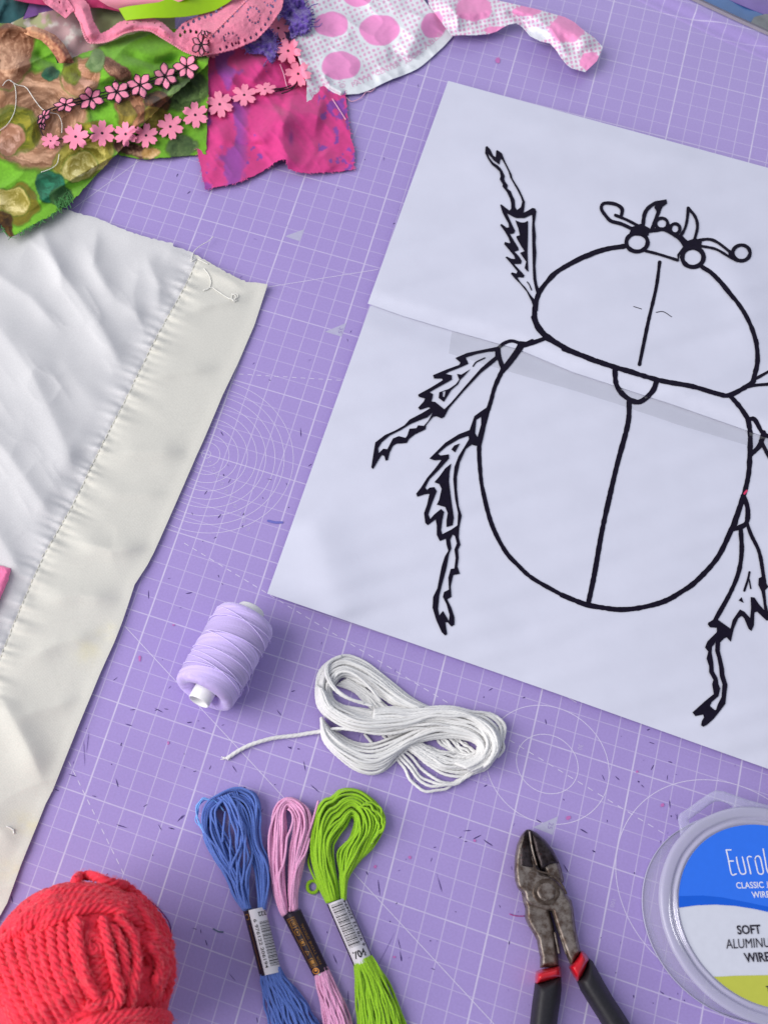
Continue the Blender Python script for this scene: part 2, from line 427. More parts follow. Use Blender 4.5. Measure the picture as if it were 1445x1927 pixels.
# printed guide lines, circles and figures (each a strip of ink a hair above the vinyl)
def wpt(u, v): return (u, v)
inkV, inkF, inkb, kk = [], [], 0, 0
def wline(P, w, z=0.004):
    global inkb, kk
    P = np.array(P, float); T = np.gradient(P, axis=0); T /= np.linalg.norm(T, axis=1)[:, None]+1e-9
    n = np.stack([-T[:, 1], T[:, 0]], -1)*w/2; m = len(P); zz = z+kk*0.00004
    inkV.append(np.c_[np.vstack([P+n, P-n]), np.full(2*m, zz)])
    inkF.extend([(inkb+i, inkb+m+i, inkb+m+i+1, inkb+i+1) for i in range(m-1)]); inkb += 2*m; kk += 1
def circle(cx, cy, r, w=0.035, a0=0, a1=360):
    a = np.radians(np.linspace(a0, a1, 120)); wline(np.stack([cx+r*np.cos(a), cy+r*np.sin(a)], -1), w)
for r in np.arange(0.25, 5, 0.5): circle(0, 0, r, 0.027)
circle(21, -11, 1.5); circle(21, -11, 3.0); circle(30, -14, 5.0)
def px2w(p): return at(p[0], p[1], 0)[:2]
def seg(a, b, w=0.035, dash=None):
    A, B = px2w(a), px2w(b); L = np.linalg.norm(B-A)
    if dash is None: wline([A, B], w); return
    k = 0
    while k < L:
        wline([A+(B-A)*k/L, A+(B-A)*min(k+dash, L)/L], w); k += dash*1.9
seg((347, 1022), (1262, 1577), 0.04, 0.28)
seg((129.8, 1433), (240.8, 1659.5), 0.04, 0.28); seg((450, 704), (643, 716), 0.04, 0.26)
seg((235, 1178), (930, 1928)); seg((500, 541), (712, 507)); seg((135, 395), (270, 297))
seg((1030, 1290), (1084, 1322))
o = mesh('guide_lines', np.vstack(inkV), inkF, m_ink, mat_root, smooth=False)
for tr in (cr(460, 400, 4.817, [(365, 215), (545, 150), (500, 260)]), cr(460, 400, 4.817, [(730, 1080), (925, 1000), (880, 1125)]),
           cr(860, 1280, 3.6125, [(515, 1000), (685, 925), (648, 1052)])):
    mesh('angle_marker', at(tr[:, 0], tr[:, 1], 0.006), [(2, 1, 0)], m_tri, mat_root, smooth=False)
m_num = mat('mat_figures', lin(186, 174, 214), 0.5, noise=0.05)
m_num2 = mat('marker_figures', lin(150, 132, 190), 0.5, noise=0.05)
def wtext(txt, cx, cy, h, wdt, rot, m, z=0.008):
    """flat figure on the mat, centre in pixels, size in pixels, rot in degrees in the picture"""
    a = math.radians(rot); ux = np.array([math.cos(a), math.sin(a)])*wdt/2; uy = np.array([math.sin(a), -math.cos(a)])*h/2
    c = np.array([cx, cy]); return text('figure', txt, [c-ux-uy, c+ux-uy, c+ux+uy, c-ux+uy], flat0, m, mat_root, dz=z)
for i, (t, p) in enumerate(zip(['5', '15', '25', '35', '45', '55', '65', '75', '85', '95'],
                 [(263, 333), (300, 402), (337, 460), (377, 530), (415, 600), (457, 665), (495, 735), (532, 800), (573, 868), (613, 940)])):
    wtext(t, 340+p[0]/4.817, 800+p[1]/4.817, 6.5, 4.5 if len(t) == 1 else 8, 105, m_num)
wtext('30', 1091.5, 1406, 9, 10, 105, m_num); wtext('60', 912.5, 1464, 9, 10, 105, m_num); wtext('100', 1152.5, 1700, 8, 15, 105, m_num)
wtext('35', 641, 622, 7, 11, 105, m_num2, 0.012); wtext('25', 1035.5, 1554, 9, 12, 105, m_num2, 0.012)
# knife cuts, pen marks and stains worn into the vinyl
m_cut = mat('cut_marks', lin(62, 44, 110), 0.7, noise=0.3, nscale=500); m_stain = mat('pink_stain', lin(190, 110, 180), 0.6)
m_cut2 = mat('faint_cuts', lin(112, 92, 160), 0.7, noise=0.2, nscale=500); m_pen = mat('blue_pen_smear', lin(105, 105, 185), 0.6)
cuts = []
def C(x0, y0, s, segs):
    for (a, b, c, d, *w) in segs: cuts.append((x0+a/s, y0+b/s, x0+c/s, y0+d/s, (w[0] if w else 1.5)*0.85))
C(340, 800, 4.817, [(1085, 20, 1092, 108, 1.6), (1155, 375, 1190, 350), (365, 55, 390, 100), (388, 440, 395, 465, 1.8), (460, 475, 430, 530, 1), (245, 590, 215, 632, 1.3), (370, 805, 338, 845, 2.2),
  (780, 485, 832, 498, 1), (957, 520, 965, 548, 1), (975, 745, 985, 748, 2.6), (575, 795, 565, 820, 2), (565, 905, 558, 930, 1.8), (300, 1028, 328, 1012), (45, 1527, 105, 1520, 1.8), (200, 1050, 206, 1052, 2),
  (340, 1355, 352, 1385, 1.2), (372, 1430, 385, 1448, 1.2), (100, 790, 115, 815, 1), (742, 650, 750, 670, 1)])
C(100, 1100, 4.817, [(866, 50, 868, 132, 1.7), (1200, 82, 1265, 72, 2), (545, 870, 590, 838, 1), (695, 1138, 750, 1132, 1.6), (920, 1120, 1000, 1160, 1.7), (920, 1142, 960, 1128, 1.5), (1005, 1125, 1050, 1132, 1.5),
  (655, 1262, 722, 1282, 2.2), (1212, 1252, 1265, 1246, 2.4), (1340, 1300, 1382, 1302, 1.8), (625, 1432, 615, 1465, 2), (572, 1760, 592, 1838, 2), (132, 1715, 215, 1742, 1.8), (20, 1855, 60, 1870, 2),
  (1272, 1698, 1305, 1688, 1.2), (300, 1300, 305, 1310, 2), (535, 1625, 532, 1635, 2), (1190, 1530, 1192, 1540, 2), (670, 280, 674, 285, 2.6), (990, 680, 996, 684, 2)])
C(0, 1400, 4.817, [(1052, 312, 1075, 390, 1.8), (1055, 728, 1158, 762, 2), (962, 1192, 985, 1172, 2), (1098, 0, 1104, 18, 2), (1300, 570, 1340, 545, 1.4), (835, 467, 880, 480, 1.5), (1010, 180, 1018, 188, 2), (108, 1370, 120, 1445, 1.8), (1385, 1000, 1388, 1015, 1.6)])
C(280, 1280, 4.817, [(1290, 102, 1330, 93, 2), (1160, 265, 1205, 325, 1.6), (1258, 600, 1300, 625, 2.2), (1262, 615, 1300, 605, 1.8), (1345, 620, 1372, 625, 2.2), (1402, 725, 1422, 828, 1.6), (757, 768, 802, 838, 1.5),
  (568, 768, 548, 815, 1.3), (400, 832, 440, 820, 1.2), (320, 1215, 258, 1285, 1.8), (178, 1335, 240, 1352, 2.2), (85, 1300, 120, 1365, 1.2), (1140, 945, 1150, 950, 2.4), (860, 965, 880, 975, 2), (1040, 1165, 1018, 1198, 1.2), (660, 410, 688, 402, 1.3), (448, 365, 455, 370, 2)])
C(700, 1440, 4.817, [(822, 597, 900, 590, 2), (912, 670, 992, 630, 2.2), (785, 665, 812, 645, 2), (1008, 672, 1095, 735, 2), (835, 690, 862, 692, 1.8), (555, 748, 582, 740, 1.8), (1012, 195, 1045, 175, 2), (400, 160, 412, 165, 2.5),
  (545, 835, 530, 880, 1), (600, 1020, 635, 1152, 1.1), (53, 1035, 72, 1180, 1.8), (215, 1262, 228, 1245, 2), (750, 1325, 765, 1332, 1.8), (525, 1585, 530, 1598, 2.8), (235, 1570, 262, 1680, 1.2), (262, 1720, 268, 1780, 2.4), (530, 1838, 570, 1855, 1.6),
  (1245, 1590, 1238, 1625, 2.2), (1150, 1265, 1165, 1295, 1), (1235, 1345, 1380, 1362, 0.1)])
C(1060, 1340, 3.753, [(585, 128, 612, 118, 2), (600, 210, 645, 226, 1.4), (735, 348, 768, 358, 2), (638, 370, 615, 412, 1.8), (735, 440, 728, 485, 1.1), (520, 485, 535, 497, 3.2), (545, 510, 570, 535, 1.3), (362, 450, 395, 482, 1.8), (270, 440, 290, 485, 1.3),
  (748, 620, 750, 680, 2), (758, 728, 760, 742, 2.6), (800, 720, 800, 765, 1.6), (118, 825, 172, 858, 1.4), (205, 975, 225, 990, 2), (685, 905, 685, 925, 1.8), (308, 760, 308, 780, 1.4)])
C(860, 1280, 3.6125, [(212, 72, 242, 53, 1.8), (178, 120, 182, 110, 2.4), (442, 120, 465, 115, 2), (598, 262, 605, 302, 1.8), (182, 722, 205, 710, 1.8), (535, 945, 575, 970, 1.8), (840, 1010, 885, 1040, 1.4), (720, 805, 728, 820, 1.4)])
C(340, 1460, 3.284, [(800, 52, 860, 105, 1.8), (1148, 590, 1156, 612, 1.8), (1220, 640, 1232, 745, 1.6), (940, 1100, 968, 1165, 2), (1355, 1080, 1362, 1145, 1.6), (153, 1010, 167, 1052, 1.8), (125, 945, 128, 975, 1.4), (68, 940, 105, 950, 1.4), (1035, 1325, 1037, 1415, 1.6),
  (470, 1490, 478, 1530, 1.6), (1145, 590, 1158, 615, 2), (0, 268, 28, 240, 1.6), (905, 960, 908, 975, 1.8), (1290, 895, 1298, 905, 2), (298, 1218, 345, 1272, 1)])
C(920, 1540, 4.516, [(770, 88, 835, 128, 1.6), (875, 270, 900, 290, 2), (628, 385, 675, 465, 2), (400, 10, 445, 38, 2), (1000, 10, 1003, 35, 1.4), (172, 1040, 165, 1075, 1.8), (945, 1012, 950, 1018, 2.4), (1070, 1312, 1080, 1314, 2.4), (0, 210, 30, 235, 1.8),
  (1232, 455, 1235, 475, 2), (1390, 1568, 1394, 1573, 2.2), (1222, 1500, 1230, 1530, 1.6)])
C(100, 260, 4.817, [(1135, 318, 1120, 350, 1.6), (1248, 480, 1215, 505, 1.6)]); C(460, 400, 4.817, [(970, 1065, 958, 1090, 1.2), (1345, 105, 1365, 95, 2), (930, 1140, 940, 1170, .9), (220, 1515, 240, 1522, 1.5)])
C(560, 120, 4.817, [(1090, 180, 1095, 220, 1), (605, 865, 615, 870, 1.5)])
C(1050, 1640, 4.817, [(915, 1082, 960, 1115, 1.8), (1000, 1150, 1025, 1160, 2), (855, 1188, 858, 1198, 2), (682, 1120, 684, 1140, 2), (520, 915, 523, 920, 2.4), (383, 598, 388, 605, 2.2), (1080, 1100, 1082, 1115, 2), (1138, 1160, 1145, 1178, 2)])
cr_rng = np.random.default_rng(3)
def marks(name, L, m, z):
    Vs, Fs, b = [], [], 0
    for i, (x1, y1, x2, y2, w) in enumerate(L):
        if w < 0.3: continue
        a, c = np.array([x1, y1]), np.array([x2, y2]); d = c-a; ln = np.linalg.norm(d)+1e-6
        if ln < 1.5: d = d/ln*1.5; c = a+d; ln = 1.5
        n = np.array([-d[1], d[0]])/ln*w/2; k = cr_rng.uniform(-0.7, 0.7)
        P = np.array([a, a+d*0.3+n*(1+k), c-d*0.3+n, c, c-d*0.3-n*(1-k*0.5), a+d*0.3-n*0.8])
        Vs.append(at(P[:, 0], P[:, 1], z+i*0.00003)); Fs.append(tuple(b+j for j in range(6))[::-1]); b += 6
    return mesh(name, np.vstack(Vs), Fs, m, mat_root, smooth=False)
marks('knife_cuts', cuts, m_cut, 0.013)
fc = []
for _ in range(150):
    x, y = cr_rng.uniform(60, 1440), cr_rng.uniform(250, 1920) ; a = cr_rng.uniform(0, np.pi); l = cr_rng.uniform(1.5, 9)
    fc.append((x, y, x+l*np.cos(a), y+l*np.sin(a), cr_rng.uniform(0.5, 1.1)))
fc += [(168, 1376, 163, 1420, 1), (160, 1445, 158, 1390, .9), (700, 1840, 745, 1750, .7), (820, 1640, 831, 1680, .8)]
marks('faint_scratches', fc, m_cut2, 0.021)
def blob(x, y, rx, ry, n=14):
    a = np.linspace(0, 2*np.pi, n, endpoint=False); r = 1+cr_rng.uniform(-0.3, 0.3, n)
    return [np.stack([x+rx*r*np.cos(a), y+ry*r*np.sin(a)], -1)]
strokes('pink_stains', [], flat0, m_stain, mat_root, dz=0.03, polys=[blob(770.5, 1613.5, 3.2, 3), blob(706, 1631, 2.6, 3), blob(893, 1582, 2.6, 2), blob(1246, 1515, 4, 3), blob(1069, 1539, 4.5, 3.5), blob(263.5, 1239, 2.4, 5), blob(1198, 1452, 2.5, 2),
    blob(327, 1176, 2.5, 1.6), blob(700, 1810, 2, 2), blob(937, 113, 5, 5), blob(664, 1617, 2, 2), blob(742, 1801, 3, 2), blob(317, 1398, 2, 3)])
strokes('blue_smear', [([(505, 980), (518, 983), (531, 983)], 4.5)], flat0, m_pen, mat_root, dz=0.032)
strokes('green_fluff', [([(402, 1748), (411, 1753), (420, 1754)], 3)], flat0, mat('green_fluff', lin(88, 100, 130), 0.8), mat_root, dz=0.034)

# the packet lying beyond the far edge of the mat
m_blue = mat('packet_blue', lin(58, 98, 152), 0.4, noise=0.15, nscale=60); m_pur = mat('packet_purple', lin(104, 80, 152), 0.35, noise=0.15, nscale=60)
pk = thing('plastic_packet', 'blue and purple plastic packet lying past the far right edge of the mat', 'packet')
sheet('packet_front', [np.array([(1260, -30), (1296, -6), (1340, 18), (1400, 46), (1475, 78), (1560, 60), (1480, 45), (1400, 12), (1340, -14), (1300, -60)], float)], lambda x, y: 0.02+0.02*vn(x, y, 30), 12, m_blue, pk)
sheet('packet_back', [np.array([(1300, -60), (1340, -14), (1400, 12), (1480, 45), (1560, 80), (1650, 40), (1500, -120), (1350, -120)], float)], lambda x, y: 0.06+0.04*vn(x, y, 25), 12, m_pur, pk)
sheet('packet_print', [np.array([(1410, 46), (1418, 32), (1440, 26), (1470, 30), (1480, 62), (1440, 58)], float)], lambda x, y: 0.16+0*x, 12, mat('packet_olive', lin(112, 116, 120), 0.5, noise=0.3, nscale=120), pk)

# ================================================================== THE BEETLE TEMPLATE (two sheets taped together)
SEAM = np.array([(692, 571), (760, 595), (850, 622), (975, 657), (1080, 701), (1268, 762), (1445, 824), (1700, 915)], float)
def above(x, y):
    return np.interp(x, SEAM[:, 0], SEAM[:, 1])-y          # >0 : upper sheet
def paper_base(x, y):
    z = 0.035+0.07*(1+fbm(x, y, 260, 5, 2))+0.055*vn((x*0.26+y*0.97), (x*0.97-y*0.26)*0.12, 26, 3)*ss(150, 300, y)
    z = z+ridge(x, y, [(585, 960), (615, 1060), (650, 1180)], 52, 0.20, 0.15)+ridge(x, y, [(860, 200), (1100, 255), (1400, 330)], 26, 0.08)+ridge(x, y, [(1350, 420), (1400, 560), (1430, 700)], 50, 0.15)
    z = z+ridge(x, y, [(820, 300), (1020, 345), (1300, 400)], 40, 0.10)+ridge(x, y, [(760, 470), (1000, 520), (1445, 640)], 34, 0.07)
    z = z+ridge(x, y, [(600, 900), (900, 960), (1200, 1000)], 55, 0.06)+ridge(x, y, [(560, 1080), (760, 1120), (1000, 1180)], 45, 0.07)
    return z
def h_up(x, y):
    s = above(x, y)
    return paper_base(x, y)+0.045+0.21*ss(0, 34, s)+0.04
def h_lo(x, y):
    s = -above(x, y)
    return paper_base(x, y)+0.0+0.20*ss(-4, 46, s)
def h_paper(x, y):
    s = above(x, y); return np.where(s > -1.5, h_up(x, np.minimum(y, np.interp(x, SEAM[:, 0], SEAM[:, 1]))), h_lo(x, y)+0.02*np.exp(-((s+1.5)/3.0)**2))
m_paper = mat('white_paper', tuple(PAPERC := np.array(lin(208, 209, 226))), 0.85, spec=0.2, noise=0.02, nscale=60, bump=0.15, bscale=500, bdist=0.0002)
paper = thing('beetle_template', 'two white sheets taped together bearing a thick black outline drawing of a beetle', 'paper')
up_poly = [np.array([(843, 152), (1445, 316), (1700, 386), (1700, 916), *SEAM[::-1][1:].tolist()], float)]
lo_poly = [np.array([(697, 574), (760, 590), (850, 615), (975, 650), (1080, 690), (1268, 750), (1445, 812), (1700, 903), (1700, 1538), (1445, 1447), (1050, 1306), (760, 1205), (503, 1117), (600, 845)], float)]
sheet('upper_sheet', up_poly, h_up, 9, m_paper, paper, th=0.012)
sheet('lower_sheet', lo_poly, h_lo, 9, m_paper, paper, th=0.012)
m_tape = bpy.data.materials.new('matt_tape'); m_tape.use_nodes = True
_b = m_tape.node_tree.nodes['Principled BSDF']; _b.inputs['Base Color'].default_value = (*lin(172, 172, 176), 1); _b.inputs['Roughness'].default_value = 0.4; _b.inputs['Alpha'].default_value = 0.14
def h_tape(x, y):
    s = above(x, y); return h_paper(x, y)+0.008
sheet('tape', [np.array([(850, 623), (975, 658.5), (1080, 702.5), (1268, 763.5), (1445, 825.5), (1700, 916.5), (1700, 938), (1445, 850), (1277, 800), (1160, 760), (1080, 735), (960, 700), (844, 665)], float)], h_tape, 7, m_tape, paper, th=0)
m_black = mat('marker_ink', lin(16, 9, 30), 0.7, spec=0.15, noise=0.25, nscale=600)
K1 = lambda p: cr(880, 260, 2.5575, p); K2 = lambda p: cr(660, 600, 3.2125, p); K3 = lambda p: cr(1080, 640, 2.534, p)
K4 = lambda p: cr(1100, 360, 4.188, p); L1 = lambda p: cr(680, 760, 4.379, p); L2 = lambda p: cr(690, 620, 4.661, p)
L3 = lambda p: cr(1280, 700, 3.855, p); L4 = lambda p: cr(1290, 1080, 6.219, p); L5 = lambda p: cr(900, 260, 6.025, p)
I = []; PL = []
# thorax, wing cases
I += [(K3([(-50, 42), (0, 60), (100, 100), (200, 130), (400, 190), (560, 220), (680, 255), (740, 262), (830, 215), (855, 195)]), 9),
      (K1([(380, 950), (450, 1000), (560, 1050), (700, 1100), (800, 1128)]), 9.5),
      (K1([(385, 958), (345, 915), (322, 860), (325, 800), (345, 740), (390, 680), (440, 635), (560, 570), (660, 535), (750, 520)]), 9),
      (K1([(1130, 620), (1190, 665), (1280, 770), (1340, 860), (1380, 960), (1392, 1060), (1380, 1125)]), 8),
      (K3([(867, 0), (873, 60), (872, 120), (850, 195)]), 8),
      (K1([(922, 597), (905, 720), (870, 870), (845, 990), (825, 1088)]), 6.5),
      (K3([(193, 140), (200, 210), (235, 262), (290, 294), (330, 285), (375, 240), (392, 195)]), 9.5),
      (K3([(262, 292), (255, 400), (205, 590), (165, 760), (130, 920), (95, 1120), (65, 1262)]), 9.5),
      (K3([(-60, 1215), (0, 1240), (60, 1262), (130, 1275), (220, 1285), (320, 1275), (430, 1245), (510, 1200), (580, 1150), (680, 1040), (745, 910), (780, 820), (810, 730), (830, 640), (836, 550), (838, 450), (828, 380)]), 9.5),
      (K3([(742, 265), (790, 320), (830, 380)]), 8.5), (K3([(850, 192), (925, 150)]), 5.5), (K3([(828, 222), (862, 215), (925, 210)]), 6),
      (K3([(828, 380), (858, 378), (895, 440), (930, 462)]), 8), (K3([(902, 440), (885, 500), (842, 545)]), 9), (K3([(888, 480), (930, 560)]), 7),
      (K2([(1100, -10), (1130, 60), (1180, 115)]), 8), (K2([(1180, 115), (1285, 170)]), 9),
      (K2([(1180, 115), (1110, 140), (1025, 168)]), 8), (K2([(1030, 165), (980, 240), (915, 315)]), 10),
      (K2([(915, 310), (870, 410), (845, 500), (820, 580), (795, 680), (775, 770), (782, 930), (800, 1050), (850, 1240), (930, 1400), (1010, 1490), (1100, 1570), (1285, 1675)]), 8)]
# left middle leg joint
I += [(L2([(1150, 165), (1200, 122), (1270, 100), (1345, 122)]), 6.5), (L2([(1345, 125), (1290, 220), (1195, 350)]), 8), (L2([(1155, 165), (1160, 240), (1195, 350)]), 8), (L2([(1345, 118), (1400, 122), (1450, 100)]), 7)]
# right hind leg
I += [(L3([(457, 900), (485, 990), (478, 1090), (425, 1128), (370, 1140)]), 9), (L3([(452, 900), (420, 1010), (390, 1110)]), 9), (L3([(435, 1140), (442, 1300), (420, 1450), (360, 1600), (250, 1800)]), 8.5),
      (L3([(478, 1090), (510, 1180), (570, 1310), (600, 1480), (612, 1560)]), 7), (L4([(742, -20), (725, 60), (682, 195)]), 4), (L4([(738, 60), (757, 170)]), 2.6)]
PL += [[L4([(255, 590), (260, 570), (310, 540), (350, 500), (380, 540), (450, 590), (520, 640), (545, 700), (525, 795), (500, 770), (475, 740), (445, 755), (400, 800), (395, 900), (420, 1000), (445, 1110), (450, 1180), (485, 1300), (470, 1420), (460, 1520), (400, 1600), (320, 1700), (240, 1770), (200, 1790), (175, 1770), (185, 1720), (210, 1680), (200, 1645), (110, 1665), (75, 1620), (110, 1590), (220, 1490), (325, 1405), (305, 1290), (320, 1240), (270, 1150), (270, 1080), (240, 990), (260, 910), (222, 860), (250, 790), (360, 680), (360, 630), (280, 625)]),
        L4([(325, 830), (345, 790), (340, 900), (365, 980), (385, 1080), (395, 1200), (425, 1290), (415, 1440), (370, 1530), (350, 1595), (330, 1590), (280, 1545), (300, 1500), (380, 1430), (400, 1340), (380, 1290), (370, 1220), (325, 1140), (320, 1040), (300, 920), (305, 850)])],
       [L4([(520, 640), (545, 540), (630, 415), (680, 440), (750, 515), (760, 400), (755, 270), (800, 275), (850, 350), (915, 425), (900, 300), (880, 200), (845, 130), (850, 50), (890, 30), (964, 150), (925, 190), (940, 350), (964, 450), (964, 545), (940, 545), (830, 440), (800, 450), (795, 600), (765, 670), (730, 640), (680, 520), (650, 490), (610, 520), (560, 640), (545, 700)])],
       [L4([(615, 310), (650, 270), (675, 340)])]]
# front left leg
PL += [[L5([(80, 95), (100, 90), (135, 130), (165, 195), (195, 215), (200, 140), (215, 135), (265, 170), (300, 260), (345, 350), (375, 410), (385, 455), (420, 515), (450, 560), (490, 640), (525, 720), (520, 780), (510, 845), (560, 820), (610, 790), (640, 795), (655, 830), (645, 900), (635, 970), (650, 1110), (645, 1180), (655, 1300), (645, 1450), (655, 1600), (665, 1660), (690, 1720), (690, 1780), (680, 1850), (670, 1960), (635, 1960), (600, 1850), (545, 1740), (470, 1650), (410, 1590), (365, 1535), (380, 1520), (430, 1535), (440, 1510), (400, 1460), (350, 1400), (305, 1350), (320, 1340), (370, 1365), (415, 1370), (400, 1330), (350, 1270), (290, 1200), (300, 1175), (345, 1190), (360, 1185), (340, 1130), (300, 1060), (245, 985), (260, 970), (320, 1015), (345, 1010), (340, 970), (300, 900), (270, 840), (245, 755), (260, 750), (310, 790), (350, 820), (370, 800), (370, 740), (355, 680), (320, 610), (270, 545), (275, 525), (240, 465), (250, 430), (240, 380), (200, 340), (150, 300), (110, 240), (75, 170)]),
        L5([(105, 175), (130, 200), (170, 250), (235, 300), (250, 235), (265, 240), (300, 300), (340, 380), (360, 450), (400, 520), (440, 590), (480, 670), (495, 720), (480, 780), (435, 815), (415, 780), (410, 700), (380, 640), (365, 600), (325, 570), (330, 530), (300, 490), (290, 460), (298, 430), (270, 370), (250, 340), (220, 310), (160, 270), (120, 215)]),
        L5([(320, 850), (400, 895), (430, 905), (520, 905), (560, 885), (605, 865), (610, 920), (605, 1050), (610, 1300), (615, 1500), (620, 1600), (640, 1700), (665, 1790), (650, 1825), (630, 1825), (590, 1780), (530, 1690), (480, 1640), (440, 1580), (455, 1575), (510, 1580), (520, 1555), (490, 1520), (400, 1425), (415, 1425), (480, 1425), (490, 1390), (450, 1330), (405, 1285), (455, 1270), (450, 1240), (400, 1160), (355, 1085), (400, 1080), (415, 1050), (380, 980), (340, 890)]),
        L5([(415, 930), (480, 955), (520, 955), (560, 935), (560, 1100), (555, 1300), (565, 1515), (545, 1500), (522, 1470), (540, 1400), (470, 1300), (520, 1280), (480, 1220), (430, 1130), (430, 1110), (468, 1100), (450, 1020)])]]
I += [(L5([(552, 1630), (575, 1660), (600, 1720)]), 2.2)]
# left middle leg
PL += [[L2([(1170, 240), (1160, 160), (1145, 150), (1100, 160), (1000, 180), (880, 205), (775, 250), (820, 290), (810, 310), (700, 350), (580, 400), (590, 430), (660, 430), (665, 445), (560, 510), (450, 570), (455, 590), (510, 605), (500, 630), (450, 685), (465, 705), (540, 680), (555, 690), (480, 735), (375, 790), (330, 840), (250, 885), (160, 925), (75, 990), (60, 1080), (40, 1210), (55, 1225), (105, 1140), (130, 1100), (155, 1110), (165, 1150), (185, 1145), (200, 1080), (230, 1020), (260, 1000), (290, 1000), (350, 995), (370, 960), (420, 920), (515, 875), (520, 840), (580, 765), (610, 760), (655, 780), (680, 765), (720, 690), (850, 540), (1000, 380), (1120, 285)]),
        L2([(865, 245), (960, 215), (1060, 195), (1125, 190), (1125, 235), (1080, 270), (1000, 340), (860, 500), (740, 640), (680, 700), (655, 680), (600, 635), (565, 630), (575, 600), (580, 565), (550, 550), (600, 520), (700, 465), (745, 440), (745, 400), (690, 390), (720, 370), (800, 340), (890, 300), (880, 275)]),
        L2([(790, 390), (830, 395), (910, 345), (850, 410), (820, 440), (800, 480), (740, 530), (675, 635), (630, 600), (635, 550), (720, 520), (780, 480), (810, 440)]), L2([(665, 590), (665, 545), (690, 540), (680, 590)]),
        L2([(580, 725), (540, 800), (500, 845), (450, 840), (435, 865), (375, 870), (355, 930), (340, 950), (280, 935), (230, 955), (180, 1050), (145, 1045), (105, 1085), (100, 1040), (130, 990), (200, 930), (300, 880), (380, 830), (450, 800), (530, 770)])]]
I += [(L2([(932, 322), (960, 285), (1035, 248)]), 2.4)]
# left hind leg
PL += [[L1([(890, 215), (930, 100), (985, 60), (1051, 15), (1030, 150), (1000, 290), (985, 350), (940, 345), (905, 335), (860, 370), (810, 480), (785, 600), (785, 700), (800, 840), (825, 920), (805, 1020), (800, 1100), (815, 1160), (795, 1200), (800, 1270), (790, 1340), (810, 1400), (755, 1410), (735, 1500), (740, 1590), (705, 1610), (740, 1680), (765, 1760), (765, 1820), (740, 1835), (710, 1800), (690, 1800), (705, 1895), (690, 1910), (660, 1880), (615, 1780), (585, 1680), (590, 1590), (625, 1520), (640, 1440), (660, 1340), (685, 1260), (715, 1210), (700, 1160), (695, 1110), (645, 1130), (620, 1080), (620, 1000), (610, 950), (545, 1000), (525, 980), (515, 900), (540, 830), (560, 740), (520, 745), (460, 765), (450, 740), (490, 690), (540, 610), (600, 540), (660, 460), (600, 465), (560, 450), (620, 390), (690, 320), (800, 250)]),
        L1([(935, 240), (945, 130), (985, 105), (985, 170), (955, 275)]),
        L1([(630, 410), (700, 350), (800, 290), (880, 262), (885, 290), (850, 350), (800, 430), (765, 520), (755, 620), (770, 780), (795, 900), (790, 1000), (740, 1035), (690, 1060), (665, 1075), (655, 1040), (665, 960), (680, 890), (655, 865), (600, 910), (565, 950), (550, 910), (580, 820), (620, 720), (600, 685), (560, 690), (540, 710), (525, 690), (560, 620), (640, 540), (720, 450), (720, 415), (650, 425)]),
        L1([(740, 490), (725, 560), (720, 640), (735, 760), (760, 940), (750, 1000), (700, 1015), (700, 960), (710, 900), (690, 850), (620, 830), (640, 790), (660, 700), (640, 660), (600, 645), (640, 600), (690, 530)]), L1([(740, 375), (765, 342), (810, 325), (770, 400)]),
        L1([(750, 1075), (770, 1090), (785, 1150), (765, 1200), (775, 1270), (765, 1355), (735, 1360), (715, 1430), (720, 1530), (680, 1550), (670, 1590), (700, 1650), (725, 1740), (720, 1790), (670, 1705), (640, 1745), (630, 1690), (640, 1580), (665, 1480), (700, 1350), (720, 1240), (740, 1190), (730, 1120)])]]
# head
def ring(cx, cy, rx, ry, w, f): 
    a = np.linspace(0, 2*np.pi, 22); return (f(np.stack([cx+rx*np.cos(a), cy+ry*np.sin(a)], -1)), w)
I += [ring(410, 402, 84, 72, 8, K4), ring(850, 520, 84, 76, 8.6, K4), ring(605, 255, 47, 44, 6.4, K4), ring(710, 295, 38, 40, 6, K4), ring(1232, 485, 68, 62, 7, K4),
      (K4([(425, 275), (350, 235), (300, 212), (240, 188)]), 6), (K4([(285, 200), (292, 140), (250, 105), (190, 92), (142, 98), (130, 140), (170, 200), (208, 235), (290, 258), (390, 305)]), 6.5),
      (K4([(455, 280), (475, 165), (540, 100), (632, 78)]), 7), (K4([(600, 110), (565, 200), (530, 295)]), 7), (K4([(480, 318), (560, 305), (620, 300), (700, 340), (750, 375), (785, 430)]), 7.5),
      (K4([(813, 132), (805, 220), (788, 290), (755, 350)]), 5.5), (K4([(813, 132), (868, 200), (886, 280), (862, 385)]), 6), (K4([(750, 350), (805, 405)]), 6),
      (K4([(880, 388), (970, 377), (1040, 400), (1130, 468), (1170, 505)]), 5.5), (K4([(910, 430), (1030, 455), (1130, 512), (1200, 548)]), 5), (K4([(480, 470), (580, 495), (730, 542)]), 5.5),
      (K4([(0, 520), (150, 462), (310, 435)]), 6.5), (K4([(920, 598), (1020, 670), (1170, 848)]), 6.5)]
PL += [[K4([(370, 280), (440, 255), (510, 290), (500, 350), (400, 345), (350, 330)])], [K4([(780, 400), (870, 368), (920, 390), (915, 470), (850, 450), (790, 462), (745, 500), (735, 560), (725, 500), (770, 440)])],
       [K4([(560, 100), (640, 60), (648, 95), (600, 130), (570, 170), (545, 125)])], [K4([(640, 240), (690, 270), (680, 330), (640, 300)])], [K4([(1130, 460), (1175, 470), (1190, 540), (1130, 500)])]]
drawing = strokes('beetle_drawing', I, h_paper, m_black, paper, polys=PL, dz=0.03)
